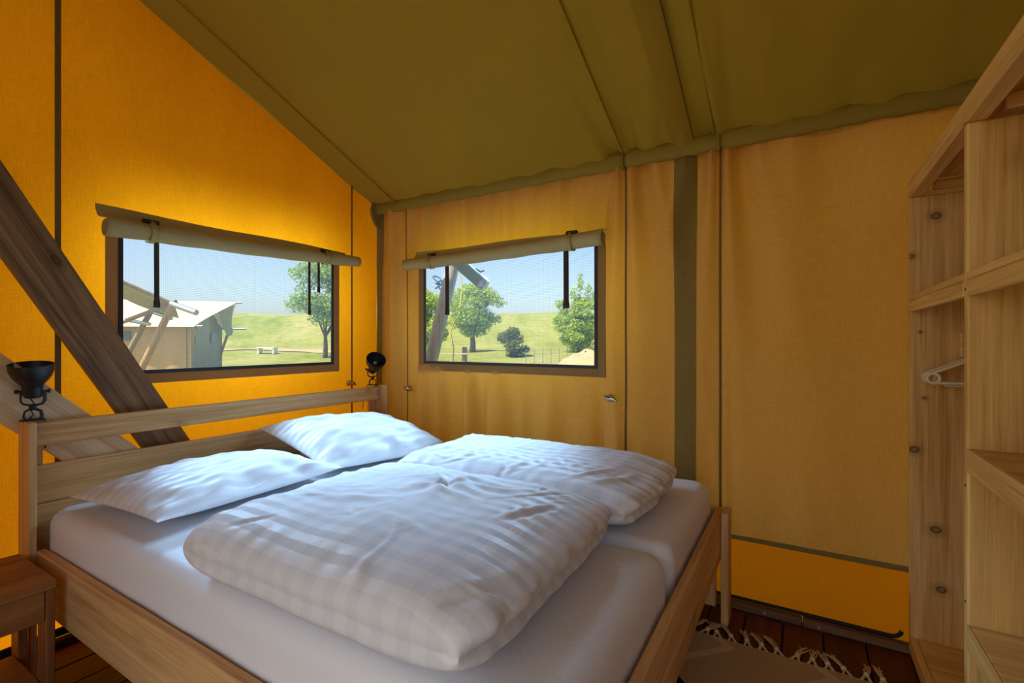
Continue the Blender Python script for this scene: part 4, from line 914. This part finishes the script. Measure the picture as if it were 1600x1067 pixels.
tag(obj('blue_rope', MB().tube([W(680 + 6 * math.sin(a * 1.7) + a * 0.9, 436 + 8 * math.sin(a * 1.1 + 1) + a * 1.2, 3.8 + 0.02 * math.cos(a * 2)) for a in frange(0, 14, 0.35)], 0.006, 6), plain('blue_rope', srgb(74, 104, 150), 0.7), None, 60), 'small blue rope knot left of the slanting grey pole', 'rope')

# fence and posts in the meadow
fe = thing('wire_fence', 'thin wire mesh fence in front of the dyke in side window', 'fence', up_(W(856, 540, 27), terrain(2, 27).z))
for i in range(6):
    p = W(822 + 13 * i, 534, 27); p.z = terrain((22 + 13 * i) / FPX * 27, 27).z; obj('post', MB().tube([p - Vector((0, 0, 0.1)), p + Vector((0, 0, 0.85))], 0.018, 6), STEEL, fe)
for k in range(4):
    ps = []
    for i in range(6):
        p = W(822 + 13 * i, 534, 27); p.z = terrain((22 + 13 * i) / FPX * 27, 27).z + 0.2 + 0.2 * k; ps.append(p)
    obj('wire', MB().tube(ps, 0.006, 5), STEEL, fe)
bn = thing('picnic_bench', 'weathered timber bench by the foot of the slanting pole', 'bench', up_(W(704, 560, 25), terrain(-3.2, 25).z))
b0 = W(703, 536, 25); b0.z = terrain(-3.2, 25).z
for dx in (-0.75, 0.75):
    for dd in (-0.2, 0.2): obj('leg', MB().obox(b0 + RGT * dx + FWD * dd + Vector((0, 0, 0.35)), (RGT, FWD, (0, 0, 1)), (0.05, 0.04, 0.4), 0.004), POLED, bn)
for k in range(3): obj('board', MB().obox(b0 + FWD * (-0.25 + 0.25 * k) + Vector((0, 0, 0.77)), (RGT, FWD, (0, 0, 1)), (0.95, 0.11, 0.025), 0.004), POLEG, bn)
pp = W(726, 548, 27); pp.z = terrain(-2.7, 27).z
tag(obj('timber_post', MB().obox(pp + Vector((0, 0, 0.45)), (RGT, FWD, (0, 0, 1)), (0.13, 0.12, 0.5), 0.02), POLED), 'short dark timber post left below the round tree', 'post')
wt = thing('white_bench', 'low white bench standing on the meadow in gable window', 'bench', up_(W(418, 536, 31), terrain((418 - 800) / FPX * 31, 31).z)); c_ = W(418, 534, 31); c_.z = terrain((418 - 800) / FPX * 31, 31).z
WHITEP = plain('white_paint', srgb(236, 230, 220), 0.6, 0, 0.02)
obj('seat', MB().obox(c_ + Vector((0, 0, 0.40)), (RGT, FWD, (0, 0, 1)), (0.55, 0.3, 0.03), 0.006), WHITEP, wt)
for dx in (-0.65, 0.65): obj('leg', MB().obox(c_ + RGT * dx * 0.75 + Vector((0, 0, 0.18)), (RGT, FWD, (0, 0, 1)), (0.04, 0.25, 0.19), 0.005), WHITEP, wt)
bpy.data.materials.remove(LEAF_A.m)
